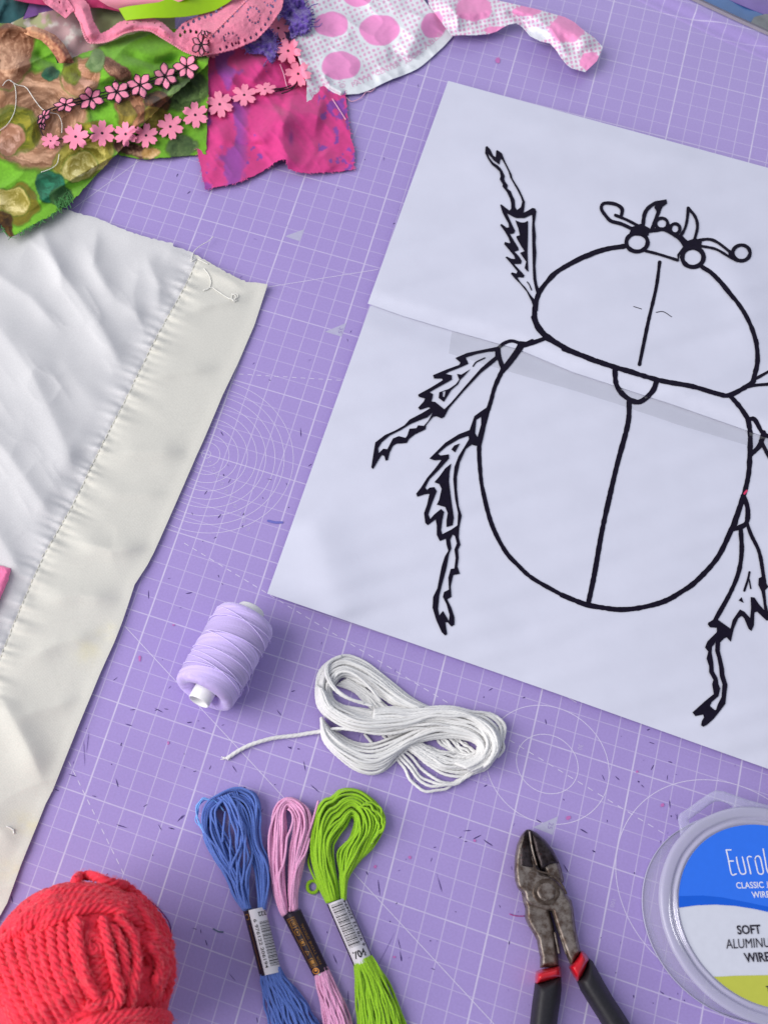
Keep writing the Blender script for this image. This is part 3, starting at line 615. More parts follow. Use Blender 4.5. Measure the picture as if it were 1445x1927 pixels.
strokes('pen_slips', [(K1([(797, 810), (835, 822)]), 1.2), (K1([(905, 838), (940, 835), (980, 860)]), 1.4)], h_paper, m_black, paper, dz=0.012)
strokes('red_dot', [(L3([(462, 882), (478, 862)]), 4)], h_paper, mat('red_ink', lin(205, 40, 90), 0.5), paper, dz=0.05)

# ================================================================== CREAM CALICO
SEW = np.array([(372, 488), (345, 545), (300, 625), (262, 700), (230, 765), (190, 842), (150, 925), (118, 985), (86, 1040), (58, 1100), (30, 1165), (0, 1240), (-60, 1380), (-180, 1640)], float)
R_EDGE = [(504, 535), (479, 612), (448, 684), (420, 742), (404, 780), (385, 825), (370, 858), (354, 895), (330, 950), (308, 1000), (290, 1040), (278, 1063), (254, 1100), (241, 1140), (230, 1172), (216, 1208), (190, 1265), (145, 1374), (100, 1487), (87, 1512), (40, 1628), (14, 1700), (-20, 1760), (-180, 2000)]
T_EDGE = [(40, 372), (80, 383), (119, 394), (137, 397), (158, 405), (180, 409), (201, 418), (222, 428), (245, 436), (272, 445), (299, 452), (326, 458), (327, 464), (345, 468), (361, 475)]
T2_EDGE = [(372, 481), (399, 497), (414, 505), (432, 515), (450, 524), (468, 531), (486, 531)]
def h_cal(x, y):
    d, f = pdist(SEW, x, y)
    side = (x-np.interp(y, SEW[:, 1], SEW[:, 0]))           # <0 left
    lf = ss(0, -60, side)
    z = 0.16+0.08*fbm(x, y, 120, 2, 3)*lf+0.035*fbm(x, y, 90, 8, 3)
    # long soft folds on the left part, running down-right
    for k, (p, w, h) in enumerate([([(60, 430), (150, 560), (230, 690), (262, 730)], 26, 0.42), ([(150, 440), (215, 560), (290, 610)], 24, 0.34), ([(-40, 560), (60, 700), (130, 850), (150, 930)], 34, 0.50),
             ([(-80, 740), (20, 860), (90, 960), (120, 1010)], 26, 0.40), ([(10, 640), (120, 680), (200, 800)], 30, 0.14), ([(-90, 930), (0, 1010), (60, 1110)], 26, 0.34), ([(60, 400), (110, 500), (120, 560)], 14, 0.22),
             ([(185, 420), (175, 500), (210, 560)], 13, 0.16), ([(270, 470), (300, 540), (300, 600)], 16, 0.22), ([(-60, 440), (0, 520), (60, 560), (130, 640)], 15, 0.22), ([(-60, 1150), (-10, 1180), (10, 1230)], 16, 0.2)]):
        z = z+ridge(x, y, p, w, 0.72*h*lf.clip(0.0, 1), sharp=1.5)
    # folds across the hem side
    rt = ss(0, 30, side)
    for p, w, h in [([(262, 712), (330, 700), (420, 690)], 15, 0.13), ([(200, 850), (280, 850), (360, 850)], 22, 0.17), ([(120, 1010), (210, 1035), (290, 1030)], 20, 0.20), ([(60, 1130), (150, 1120), (240, 1130)], 24, 0.18),
                    ([(30, 1250), (110, 1210), (200, 1190)], 22, 0.13), ([(330, 590), (400, 570), (480, 560)], 14, 0.10), ([(-20, 1270), (50, 1400), (95, 1500)], 34, 0.30), ([(20, 1350), (100, 1330), (160, 1310)], 20, 0.10), ([(-60, 1500), (0, 1560), (40, 1600)], 34, 0.12),
                    ([(160, 930), (240, 930), (330, 930)], 15, 0.08), ([(370, 500), (420, 520), (470, 550)], 10, 0.06)]:
        z = z+ridge(x, y, p, w*0.9, 1.5*h*rt, taper=0.35, sharp=1.5)
    # crisp creases
    u1 = x*0.55+y*0.83; v1 = x*0.83-y*0.55
    z = z+0.10*lf*(1-np.abs(vn(u1*0.45+0.3*v1, v1, 62, 12)))**2*ss(-0.6, 0.5, vn(x, y, 90, 33))+0.04*lf*(1-np.abs(vn(u1*0.7-0.2*v1+20, v1, 40, 15)))**4*ss(-0.2, 0.6, vn(x, y, 60, 35))+0.05*rt*(1-np.abs(vn(x*0.3, y+0.2*x, 60, 18)))**2
    # gathers: tiny pleats on both sides of the seam
    s = f*1340
    ph = s/2.75+1.6*vn(s, s*0, 30, 3)+0.05*side*(1+0.6*vn(s, s*0, 40, 5))
    am = 0.085*(0.8+0.9*vn(s, s*0, 22, 7))
    reach = 19+9*vn(s, s*0, 20, 9)
    z = z+am*np.sin(ph)*np.exp(-(d/reach)**1.5)
    big = 0.10*np.sin(s/9+2*vn(s, s*0, 70, 4))*np.exp(-(d/34)**1.5)
    z = z+big-0.055*np.exp(-(d/3.6)**2)
    # lifted raw edges
    dt, _ = pdist(np.array(T_EDGE+T2_EDGE+[(504, 535)]), x, y); z = z+0.14*np.exp(-(dt/26)**2)
    dr, _ = pdist(np.array(R_EDGE), x, y); z = z+0.05*np.exp(-(dr/14)**2)-0.0
    return np.maximum(z, 0.05)
m_cal = mat('calico_panel', lin(203, 202, 205), 0.95, spec=0.08, noise=0.05, nscale=1300, sheen=0.15, weave=0.25, bdist=0.00012, bscale=900)
m_hem = mat('calico_hem', (1, 1, 1), 0.95, spec=0.08, noise=0.05, nscale=1300, sheen=0.15, weave=0.25, bdist=0.00012, bscale=900, attr=True)
cal = thing('calico_fabric', 'crumpled cream calico with a gathered seam running down it, beside the beetle paper', 'fabric')
r_ = np.random.default_rng(5)
left = [np.vstack([[(-220, 372)], dens(T_EDGE, 5, False)+r_.normal(0, 0.7, dens(T_EDGE, 5, False).shape), SEW, [(-220, 1640)]])]
right = [np.vstack([SEW[::-1], dens([(361, 475)]+T2_EDGE, 5, False)[1:]+r_.normal(0, 0.6, dens([(361, 475)]+T2_EDGE, 5, False)[1:].shape), R_EDGE, [(-220, 2000)]])]
sheet('panel', left, h_cal, 3.3, m_cal, cal, th=0.035)
def hemcol(x, y):
    c = np.array([205, 203, 196.])+np.zeros((len(x), 3))
    for sx, sy, rx, ry, a in [(165, 1225, 26, 26, 0.5), (205, 1190, 22, 16, 0.5), (45, 1545, 26, 22, 0.6), (20, 1640, 40, 26, 0.4), (70, 1560, 16, 22, 0.5)]:
        w = a*np.exp(-(((x-sx)/rx)**2+((y-sy)/ry)**2)*1.2)*(0.6+0.8*fbm(x, y, 14, 3)).clip(0, 1.2)
        c = c*(1-w[:, None])+np.array([214, 206, 172.])*w[:, None]
    return c
sheet('hem', right, h_cal, 3.3, m_hem, cal, colf=hemcol, th=0.035)
m_sth = mat('cream_thread', lin(214, 212, 200), 0.8, spec=0.2)
# running stitches sunk in the seam
S = spline(SEW, step=1.0); st = []
i = 4
while i < len(S)-12:
    L_ = int(r_.integers(6, 9)); q = S[i:i+L_+1]+r_.normal(0, 0.5, 2)
    z = h_cal(q[:, 0], q[:, 1])+0.012+0.012*np.sin(np.linspace(0, np.pi, len(q))); st.append(at(q[:, 0], q[:, 1], z)); i += L_+int(r_.integers(3, 5))
tubes('stitching', st, 0.02, m_sth, cal, seg=5)
def on(pts, hf, dz, step=2.0):
    P = spline(pts, step=step); return at(P[:, 0], P[:, 1], hf(P[:, 0], P[:, 1])+dz)
m_wth = mat('white_thread', lin(232, 230, 225), 0.8, spec=0.2)
def h0(x, y): return np.where(inside([np.vstack(left), ], x, y) | inside(right, x, y), h_cal(x, y), 0.06)
lt = [on([(402, 445), (392, 454), (378, 462), (365, 474), (360, 492)], h_cal, 0.06), on([(360, 492), (372, 488), (392, 497)], h_cal, 0.05), on([(384, 505), (394, 518), (397, 532), (393, 543), (383, 547)], h_cal, 0.05),
      on([(384, 546), (398, 541), (410, 548), (425, 558), (436, 563), (446, 561), (448, 555), (440, 553), (436, 560), (440, 567), (447, 564)], h_cal, 0.06), on([(436, 553), (444, 557), (441, 565), (434, 562)], h_cal, 0.09)]
tubes('loose_thread', lt, 0.022, m_wth, cal, seg=5)
pin = thing('dressmaking_pin', 'tiny white pin stuck through the lower edge of the cream calico', 'pin')
tubes('shaft', [on([(13, 1555), (20, 1558), (27, 1563)], h_cal, 0.06), on([(26, 1560), (27, 1569)], h_cal, 0.03)], 0.03, mat('pin_white', lin(232, 230, 228), 0.4), pin, seg=6)

# pink felt corner on the calico
felt = tag(pillow('pink_felt', [fray([(-90, 1052), (0, 1063), (10, 1066), (22, 1070), (17, 1090), (8, 1112), (0, 1129), (-70, 1270), (-160, 1260)], 4, 0.35, 2)], 0.35, 0.22, 3, 6,
           mat('pink_felt', lin(250, 130, 178), 0.95, spec=0.1, noise=0.12, nscale=700, bump=0.5, bscale=1800, bdist=0.0004, sheen=0.3), extra=lambda x, y: 0.1*ss(-60, 20, x)), 'pink felt corner poking in at the left edge on the cream calico', 'felt')

# ================================================================== FABRIC SCRAPS IN THE CORNER
m_cloth = mat('printed_cotton', (1, 1, 1), 0.85, spec=0.2, noise=0.04, nscale=400, sheen=0.15, attr=True, weave=0.25, bdist=0.0001)
A1 = lambda p: cr(0, 0, 3.6125, p); A2 = lambda p: cr(300, 0, 3.6125, p); A4 = lambda p: cr(340, 60, 4.014, p)
def mixc(c, w, col): return c*(1-w[:, None])+np.array(col, float)*w[:, None]
ROSES = [  # x, y, rx, ry, rot, colour a (light), colour b (dark), swirl
    (62, 222, 100, 92, 15, (206, 160, 130), (128, 88, 62), 1.0), (28, 245, 44, 44, 0, (150, 142, 40), (90, 96, 24), 1.0), (18, 262, 26, 28, 0, (222, 172, 150), (160, 110, 84), 1.0),
    (18, 100, 46, 66, 10, (205, 158, 128), (110, 66, 44), 1.0), (108, 150, 0, 0, 0, (0, 0, 0), (0, 0, 0), 0),
    (152, 142, 34, 42, 40, (214, 160, 136), (140, 100, 70), 1.0), (133, 132, 18, 26, 0, (120, 130, 40), (96, 96, 30), .6),
    (220, 132, 34, 13, 35, (176, 128, 102), (96, 60, 44), 1.0), (250, 205, 32, 36, 20, (178, 124, 92), (110, 68, 44), 1.0), (236, 215, 16, 24, 0, (158, 140, 60), (110, 96, 36), .8),
    (158, 298, 58, 40, -30, (196, 184, 96), (110, 104, 24), 1.2), (150, 318, 38, 24, -20, (222, 212, 150), (140, 128, 50), 1.2), (165, 232, 22, 8, -5, (150, 140, 40), (110, 110, 30), .5),
    (345, 172, 48, 36, -25, (110, 140, 74), (48, 70, 26), 1.2), (296, 196, 22, 26, 0, (110, 70, 40), (52, 32, 18), .6), (292, 226, 24, 22, 0, (178, 160, 70), (112, 96, 30), 1.0),
    (254, 282, 44, 14, 12, (176, 140, 110), (66, 38, 30), .8), (285, 285, 20, 12, 0, (226, 190, 140), (170, 130, 70), .8), (342, 276, 26, 22, 0, (96, 120, 70), (62, 84, 48), 1.0),
    (22, 378, 32, 26, 20, (222, 206, 140), (140, 128, 50), 1.3), (30, 384, 44, 36, 0, (136, 124, 30), (104, 98, 24), .4), (96, 350, 24, 34, -20, (40, 120, 90), (20, 74, 50), 1.4), (120, 372, 22, 20, 0, (70, 110, 60), (40, 84, 40), 1.2),
    (8, 430, 22, 34, 0, (110, 80, 30), (56, 34, 14), .6), (180, 118, 18, 24, 0, (126, 150, 98), (96, 124, 74), .6), (95, 140, 14, 12, 0, (60, 110, 80), (30, 80, 60), .8), (90, 255, 0, 0, 0, (0, 0, 0), (0, 0, 0), 0), (200, 345, 0, 0, 0, (0, 0, 0), (0, 0, 0), 0)]
ROSES = [ROSES[19+1]]+[r for i, r in enumerate(ROSES) if i != 20]
def green_print(x, y):
    c = np.array([112, 172, 44.])*(1+0.12*fbm(x, y, 60, 2)[:, None]+0.05*vn(x, y, 3, 7)[:, None])
    dx, dy = 10*fbm(x, y, 30, 11), 10*fbm(x, y, 30, 12)
    for i, (cx, cy, rx, ry, a, ca, cb, sw) in enumerate(ROSES):
        if rx == 0: continue
        t = math.radians(a); u = (x+dx-cx)*math.cos(t)+(y+dy-cy)*math.sin(t); v = -(x+dx-cx)*math.sin(t)+(y+dy-cy)*math.cos(t)
        r = np.sqrt((u/rx)**2+(v/ry)**2); th = np.arctan2(v/ry, u/rx)
        w = ss(1.06, 0.95, r); edge = ss(1.12, 1.02, r)*(1-w)
        c = mixc(c, edge*0.7, (70, 100, 24))
        # overlapping brushed petals
        rr_ = np.random.default_rng(i+40); sub = r < 1.15
        m = 0.35+0.25*fbm(x, y, 9, i+2, 2)
        for j in range(5):
            pa = rr_.uniform(0, 2*np.pi); pr = rr_.uniform(0.15, 0.5); pu, pv = u/rx-pr*math.cos(pa), v/ry-pr*math.sin(pa); q = rr_.uniform(0, np.pi)
            a1, a2 = pu*math.cos(q)+pv*math.sin(q), -pu*math.sin(q)+pv*math.cos(q); rad = np.sqrt((a1/0.62)**2+(a2/0.42)**2); msk = ss(1.0, 0.9, rad+0.12*fbm(x, y, 10, j+i))
            curve = a2*rx/2.0+0.5*a1*a1*rx
            st = vn(curve, a1*rx/9, 1.0, i+j*2)*0.5+vn(curve*0.45, a1*rx/14, 1.0, i+j*2+5)*0.5
            val = 0.05+0.95*ss(-0.6, 0.6, a1)+0.42*st-0.55*ss(0.70, 1.0, rad)*(a1 < 0)
            m = m*(1-msk)+val*msk
        if rx > 60:                                   # the big rose: sweeping arcs round its heart
            st = vn(r*rx/2.6, th*3.2, 1.0, 3)*0.6+vn(r*rx/5, th*2+4, 1.0, 8)*0.5
            m = 0.10+0.75*np.exp(-((r-0.78+0.06*np.sin(th*3))/0.13)**2)+0.7*np.exp(-((r-0.46)/0.10)**2)*(0.6+0.4*np.cos(th-1))+0.40*st
        hs = vn(r*rx/1.9+fbm(x, y, 8, 5), th*rx*0.05+i, 1.0, i+9); m = np.clip(m+0.35*ss(0.35, 0.75, hs)-0.22*ss(0.3, 0.8, -hs), 0, 1.12)
        c = mixc(c, w, (0, 0, 0))+w[:, None]*(np.array(ca, float)*m[:, None]+np.array(cb, float)*(1-m[:, None]))
    return c.clip(0, 255)
def crump(x, y, s_, o, a=0.8):
    u = x*math.cos(a)+y*math.sin(a); v = -x*math.sin(a)+y*math.cos(a)
    return (1-np.abs(vn(u*0.35, v, s_, o)))**2.2+0.45*(1-np.abs(vn(u*0.5+9, v, s_*0.5, o+2)))**2-0.5
def h_ga(x, y):
    z = 1.00+0.26*fbm(x, y, 130, 3, 3)+0.42*crump(x, y, 56, 3, -0.5)-ridge(x, y, [(120, 130), (200, 160), (290, 150)], 9, 0.3)-ridge(x, y, [(225, 100), (290, 120), (350, 112)], 10, 0.35)
    z += ridge(x, y, [(-60, 60), (40, 52), (100, 64), (140, 110)], 17, 0.6)+ridge(x, y, [(60, 150), (140, 118), (215, 96)], 22, 0.42)
    z += ridge(x, y, [(100, 180), (230, 130), (330, 110)], 40, 0.55)+ridge(x, y, [(120, 260), (210, 215), (330, 175)], 30, 0.35)+ridge(x, y, [(-60, 180), (20, 150), (50, 100)], 30, 0.35)
    z -= ridge(x, y, [(60, 100), (105, 120), (112, 150)], 13, 0.55)
    e = np.array([(225, 283), (180, 330), (130, 385), (60, 425), (18, 446)], float); d, _ = pdist(e, x, y)
    return np.maximum(z-0.45*ss(70, 0, d)-0.12*ss(12, 0, d), 0.25+0.62*ss(330, 385, y))
def h_gb(x, y):
    z = 0.42+0.20*fbm(x, y, 90, 5, 3)+0.16*crump(x, y, 36, 5, -0.9)+ridge(x, y, [(240, 250), (300, 200), (380, 190)], 24, 0.3)
    return np.maximum(z-0.22*ss(250, 296, y)+0.05*np.sin(x/21), 0.14)
gf = thing('green_floral_fabric', 'bright green cotton printed with big brown painted roses, crumpled in the far left corner', 'fabric')
gb = [fray([(190, 90), (300, 70), (392, 70), (392, 180), (388, 290), (370, 291), (335, 294), (300, 297), (278, 299), (255, 297), (225, 291), (190, 283)], 5, 0.5, 4)]
sheet('lower_layer', gb, h_gb, 3.2, m_cloth, gf, colf=green_print, th=0.04)
ga = [fray([(-120, 38), (-20, 41), (0, 43), (22, 44), (48, 54), (66, 66), (88, 82), (104, 100), (108, 119), (122, 116), (150, 103), (178, 92), (205, 80), (240, 66), (300, 52), (395, 60), (392, 120), (360, 150), (318, 186), (268, 235), (245, 262), (228, 281), (205, 305), (180, 330), (152, 362), (130, 385), (116, 392), (95, 406), (60, 425), (34, 439), (20, 446), (10, 436), (0, 418), (-120, 460)], 4, 0.6, 6)]
sheet('upper_layer', ga, h_ga, 1.95, m_cloth, gf, colf=green_print, th=0.04)
r6 = np.random.default_rng(9); ws = []
for _ in range(46):
    t = r6.random(); E_ = spline([(116, 392), (95, 406), (60, 425), (34, 439), (18, 446), (2, 424)], n=60); p = E_[int(t*59)]
    a = r6.uniform(0.2, 2.4); l = r6.uniform(3, 9); q = np.array([p-np.array([math.cos(a), math.sin(a)])*2, p+np.array([math.cos(a), math.sin(a)])*l*0.5+r6.normal(0, 1, 2), p+np.array([math.cos(a), math.sin(a)])*l+r6.normal(0, 1.5, 2)])
    ws.append(on(q, lambda x, y: h_ga(x, y), 0.0))
for _ in range(26):
    p = np.array([118, 372])+r6.normal(0, 7, 2); q = np.array([p, p+r6.normal(0, 4, 2)+(2, 5), p+r6.normal(0, 5, 2)+(2, 12)]); ws.append(on(q, lambda x, y: np.maximum(h_ga(x, y), .3), 0.05))
tubes('frayed_threads', ws, 0.018, mat('green_fray', lin(70, 130, 70), 0.9), gf, seg=4)
# brown rolled fold on top of it
def roll_col(x, y):
    m = np.clip(0.5+0.7*fbm(x*1.0+y, y-x, 5, 4, 3)+0.5*ss(110, 55, x), 0, 1)[:, None]; return np.array([214, 160, 122.])*m+np.array([112, 52, 44.])*(1-m)
sheet('rolled_fold', [np.array([(46, 62), (50, 52), (64, 49), (85, 56), (105, 66), (122, 84), (134, 105), (140, 118), (112, 118), (104, 104), (92, 88), (78, 75), (60, 68)], float)],
      lambda x, y: 1.5+ridge(x, y, [(52, 56), (85, 66), (112, 88), (128, 116)], 11, 0.5, 0.05), 3, m_cloth, gf, colf=roll_col, th=0.04)
# the paler reverse of another floral piece
def pale_print(x, y):
    k = fbm(x+y*0.4, y-x*0.3, 26, 8); c = np.array([150, 152, 112.])+np.zeros((len(x), 3))
    c = mixc(c, ss(-0.05, 0.2, k+0.012*(x-90)-0.0*y), (178, 146, 148)); c = mixc(c, ss(0.1, 0.35, fbm(x, y, 14, 21)), (196, 186, 180)); c = mixc(c, ss(165, 190, x), (136, 148, 104)); return c
pf = tag(sheet('faded_floral_fabric', [np.array([(20, 44), (48, 30), (92, 21), (140, 12), (250, 4), (330, 30), (330, 85), (250, 88), (190, 92), (150, 112), (128, 114), (118, 92), (100, 74), (60, 56)], float)],
      lambda x, y: 0.95+0.3*fbm(x, y, 60, 4, 3)+ridge(x, y, [(60, 30), (130, 50), (160, 90)], 22, 0.5), 3.5, m_cloth, colf=pale_print), 'faded dusty pink and olive floral cotton between the green cotton and the pink lace', 'fabric')
tag(sheet('teal_fabric', [np.array([(-120, -90), (70, -60), (62, -2), (54, 10), (44, 32), (22, 46), (-10, 48), (-120, 46)], float)], lambda x, y: 0.9+0.25*fbm(x, y, 40, 1)+ridge(x, y, [(15, -10), (-8, 40)], 3, 0.25, 0), 5,
    mat('teal_cotton', lin(8, 72, 78), 0.7, sheen=0.2), None), 'dark teal fabric at the far left corner behind the green cotton', 'fabric')
tag(sheet('purple_fabric', [np.array([(44, 36), (58, 4), (72, -4), (110, -6), (128, 16), (100, 24), (72, 28)], float)], lambda x, y: 1.15+0.15*fbm(x, y, 30, 6), 5, mat('purple_cotton', lin(112, 66, 140), 0.7, sheen=0.2)),
    'small patch of purple fabric between the teal fabric and the pink lace', 'fabric')
tag(sheet('crimson_fabric', [np.array([(14, -60), (14, -4), (48, 4), (84, 9), (128, 14), (190, 14), (250, 26), (250, -60)], float)], lambda x, y: 1.6+0.2*fbm(x, y, 30, 7)-0.1*ss(0, 14, y), 5, mat('crimson_cotton', lin(172, 28, 92), 0.7, sheen=0.2)),
    'deep crimson fabric at the very top edge behind the pink lace', 'fabric')

# magenta batik scrap
MG = [np.vstack([A4([(235, 150), (160, 250), (150, 290), (135, 360), (130, 430), (128, 500), (148, 560), (165, 620), (150, 720), (128, 850), (132, 930), (150, 1000), (165, 1090), (190, 1190), (300, 1165), (420, 1140), (560, 1085), (650, 1030), (740, 970), (775, 958), (800, 965), (812, 1030), (870, 1052), (960, 1068), (1080, 1060), (1230, 1050), (1305, 1035), (1318, 900), (1285, 800), (1262, 640), (1245, 480), (1240, 380), (1100, 150), (800, 60), (400, 60)])])]
MG = [fray(MG[0], 4, 0.5, 8)]
def h_mg(x, y):
    X, Y = (x-340)*4.014, (y-60)*4.014
    z = 0.24+0.10*fbm(x, y, 60, 6, 3)+0.09*crump(x, y, 30, 8, 0.9)
    z += ridge(X, Y, [(760, 560), (720, 660), (640, 780), (560, 840)], 75, 0.55, 0.2)+ridge(X, Y, [(760, 560), (900, 600), (1100, 640)], 130, 0.5, 0.2)
    z += ridge(X, Y, [(790, 960), (770, 820), (780, 700)], 90, 0.62, 0.0)+ridge(X, Y, [(640, 230), (600, 300), (520, 400)], 45, 0.25)+ridge(X, Y, [(1150, 1060), (1050, 900)], 60, 0.16)+ridge(X, Y, [(200, 250), (400, 330), (700, 200), (900, 300)], 90, 0.42)
    z += ridge(X, Y, [(900, 1060), (1000, 930), (1020, 800)], 40, 0.12)+ridge(X, Y, [(380, 830), (500, 860), (640, 850)], 25, -0.12)+ridge(X, Y, [(350, 420), (420, 300), (400, 200)], 28, 0.12)+ridge(X, Y, [(200, 1180), (300, 900), (330, 650)], 55, 0.14)
    return np.maximum(z, 0.07)
def c_mg(x, y):
    X, Y = (x-340)*4.014, (y-60)*4.014
    c = np.array([202, 60, 130.])+np.zeros((len(x), 3)); c = c*(1+0.05*fbm(x, y, 10, 3)[:, None])
    c = mixc(c, ss(-0.35, 0.5, fbm(x, y, 40, 9))*ss(650, 300, X)*0.4, (218, 66, 134))
    k = 0.50*fbm(x, y, 22, 14, 4)+0.55*np.exp(-((X-340-0.1*Y+40*np.sin(Y/150))/75)**2)+0.35*np.exp(-((X-190)/60)**2*1.0)*(Y > 600)+0.4*np.exp(-(((X-400)/170)**2+((Y-1020)/130)**2))
    c = mixc(c, 0.85*ss(0.24, 0.46, k)*ss(560, 430, X), (140, 70, 158))
    k2 = fbm(x, y, 12, 31, 3)
    c = mixc(c, ss(0.0, 0.12, k2+0.55*np.exp(-(((X-1155)/55)**2+((Y-600)/120)**2))-0.25)*(X > 1040), (134, 66, 158)); c = mixc(c, ss(0.46, 0.52, 0.6*k2+0.42*np.exp(-(((X-540)/90)**2+((Y-960)/90)**2)))*(X < 700), (134, 66, 158))
    c = mixc(c, 0.7*np.exp(-(((X-835)/16)**2+((Y-800)/50)**2)), (120, 50, 130)); return c.clip(0, 255)
mg = thing('magenta_batik_scrap', 'crumpled hot pink cotton scrap blotched with purple, lying under the flower trim', 'fabric')
sheet('cloth', MG, h_mg, 2.3, m_cloth, mg, colf=c_mg, th=0.035)
fr = []; r7 = np.random.default_rng(11); B_ = dens(MG[0][:int(len(MG[0])*0.95)], 3, False)
for _ in range(150):
    p = B_[r7.integers(0, len(B_))]; cN = np.array([520, 230]); d = (p-cN)/np.linalg.norm(p-cN); l = r7.uniform(1.5, 4)
    q = np.array([p-d, p+d*l*0.5+r7.normal(0, 0.7, 2), p+d*l+r7.normal(0, 1.2, 2)]); fr.append(on(q, h_mg, -0.01))
tubes('frayed_threads', fr, 0.014, mat('pink_fray', lin(226, 96, 160), 0.9), mg, seg=4)
m_ppt = mat('pale_pink_thread', lin(225, 170, 195), 0.8)
for _p in [on(A4([(752, 245), (780, 320), (800, 400), (812, 425)]), h_mg, 0.08), on(A4([(1145, 505), (1200, 590), (1248, 665)]), h_mg, 0.06), on(A4([(1245, 490), (1290, 525), (1360, 500), (1400, 455), (1440, 450), (1470, 420)]), lambda x, y: 0*x+0.12, 0)]: tubes('loose_thread', [_p], 0.028, m_ppt, mg, seg=5)

# polka dot fabric
E5 = lambda p: cr(560, 0, 4.25, p); E6 = lambda p: cr(820, 0, 2.312, p)
PK = [np.vstack([[(545, -70), (546, 30), (556, 90), (572, 140), (578, 158), (577, 180)], E5([(80, 862), (140, 838), (200, 810), (290, 782), (372, 756), (420, 752), (490, 748), (560, 725), (615, 700), (690, 662), (760, 630), (830, 606), (900, 578), (960, 548), (1000, 520), (1050, 478), (1100, 432), (1170, 368), (1240, 290), (1200, 235), (1160, 180), (1100, 105), (1050, 50), (1010, 0)]), [(785, -70)]])]
BORD = E5([(80, 862), (200, 810), (372, 756), (490, 748), (615, 700), (760, 630), (900, 578), (1000, 520), (1100, 432), (1240, 290)])
def h_pk(x, y):
    X, Y = (x-560)*4.25, y*4.25
    z = 0.50+0.16*fbm(x, y, 80, 6, 3)+0.12*crump(x, y, 40, 10, 0.6)+0.35*ss(640, 560, x)
    z += ridge(X, Y, [(700, 430), (820, 420), (880, 560)], 75, -0.22)+ridge(X, Y, [(850, 460), (920, 330), (1000, 100)], 90, 0.35, 0.1)+ridge(X, Y, [(200, 590), (260, 690), (370, 750)], 22, 0.22, 0.1)
    z += ridge(X, Y, [(100, 500), (300, 420), (500, 100)], 150, 0.25)+ridge(X, Y, [(600, 640), (700, 600), (860, 560)], 60, 0.15)
    d, _ = pdist(BORD, x, y)
    return np.maximum(z-0.34*ss(60, 0, d)+0.04*np.sin(x/16)*ss(30, 0, d), 0.16)
BIG = [E5([(270, 195), (655, 240), (345, 525), (1085, 205), (480, -30)]), [(33, 24), (38, 29.5), (37, 27), (24, 24), (28, 20)]]
def dots(x, y, bigs, sp=(13.2, 2.7), rot=0.35, o=(0, 0)):
    c = np.array([222, 226, 232.])+np.zeros((len(x), 3))
    ca, sa = math.cos(rot), math.sin(rot); u = ((x-o[0])*ca+(y-o[1])*sa)/sp[0]; v = (-(x-o[0])*sa+(y-o[1])*ca)/sp[0]
    out = np.zeros(len(x))
    for ou, ov in ((0, 0), (0.5, 0.5)):
        du = u-ou-np.round(u-ou); dv = v-ov-np.round(v-ov); out = np.maximum(out, ss(sp[1]/sp[0]*1.25, sp[1]/sp[0]*0.75, np.hypot(du, dv)))
    return c, out
def c_pk(x, y):
    c, dt = dots(x, y, BIG); d, f = pdist(BORD, x, y); bw = 24-2*f
    dt = dt*(d > bw); big = np.zeros(len(x)); clr = np.zeros(len(x))
    for (bx, by), (rx, ry) in zip(*BIG):
        a = np.arctan2(y-by, x-bx); r = np.hypot((x-bx)/rx, (y-by)/ry)+0.02*np.sin(6*a+bx)+0.025*np.sin(3*a+by)
        big = np.maximum(big, ss(1.02, 0.96, r)*ss(bw-9, bw-7.5, d)); clr = np.maximum(clr, ss(1.16, 1.12, r))
    c = mixc(c, dt*(1-clr)*0.75, (218, 140, 186)); return mixc(c, big, (232, 146, 200))
pk2 = thing('polka_dot_fabric', 'white cotton with small and large pink spots, draped over the hot pink scrap', 'fabric')
sheet('cloth', PK, h_pk, 1.9, m_cloth, pk2, colf=c_pk, th=0.035)
m_sel = mat('selvedge_print', lin(226, 176, 206), 0.9, spec=0.1)
def seltext(t, a, b, h):
    a, b = np.array(a, float), np.array(b, float); d = (b-a)/np.linalg.norm(b-a); n = np.array([d[1], -d[0]])*h
    return text('selvedge_print', t, [a, b, b+n, a+n], h_pk, m_sel, pk2, dz=0.012)
seltext('EVEL', (587, 184), (620, 170), 9); seltext('©', (639, 166), (650, 165), 9); seltext('PATTI', (664, 164), (700, 150), 9); seltext('CENTER', (708, 143), (754, 124), 9); seltext('ADORK', (764, 121), (797, 98), 8.5); seltext('ABLE', (801, 94), (833, 66), 8.5)
TW = [E6([(-40, -60), (-30, 20), (0, 60), (35, 108), (70, 155), (110, 151), (170, 152), (230, 147), (265, 136), (290, 120), (320, 105), (350, 100), (370, 110), (385, 125), (410, 155), (460, 180), (495, 186), (520, 212), (545, 250), (568, 278), (590, 295), (650, 312), (700, 265), (725, 205), (690, 165), (640, 130), (600, 95), (560, 74), (510, 60), (440, 40), (330, 15), (240, -5), (200, -60)])]
def h_tw(x, y):
    X, Y = (x-820)*2.312, y*2.312
    z = 0.55+0.12*fbm(x, y, 30, 3)+ridge(X, Y, [(-20, 20), (150, 60), (330, 40), (500, 90), (620, 160), (700, 210)], 45, 0.55, 0.1)+ridge(X, Y, [(400, 60), (500, 130), (590, 260)], 18, 0.25)+ridge(X, Y, [(300, 40), (380, 90), (420, 150)], 16, -0.25)
    z += ridge(X, Y, [(40, 0), (90, 70), (100, 150)], 20, 0.3); return np.maximum(z+0.12*ss(300, 400, X)*ss(60, 160, Y), 0.3)
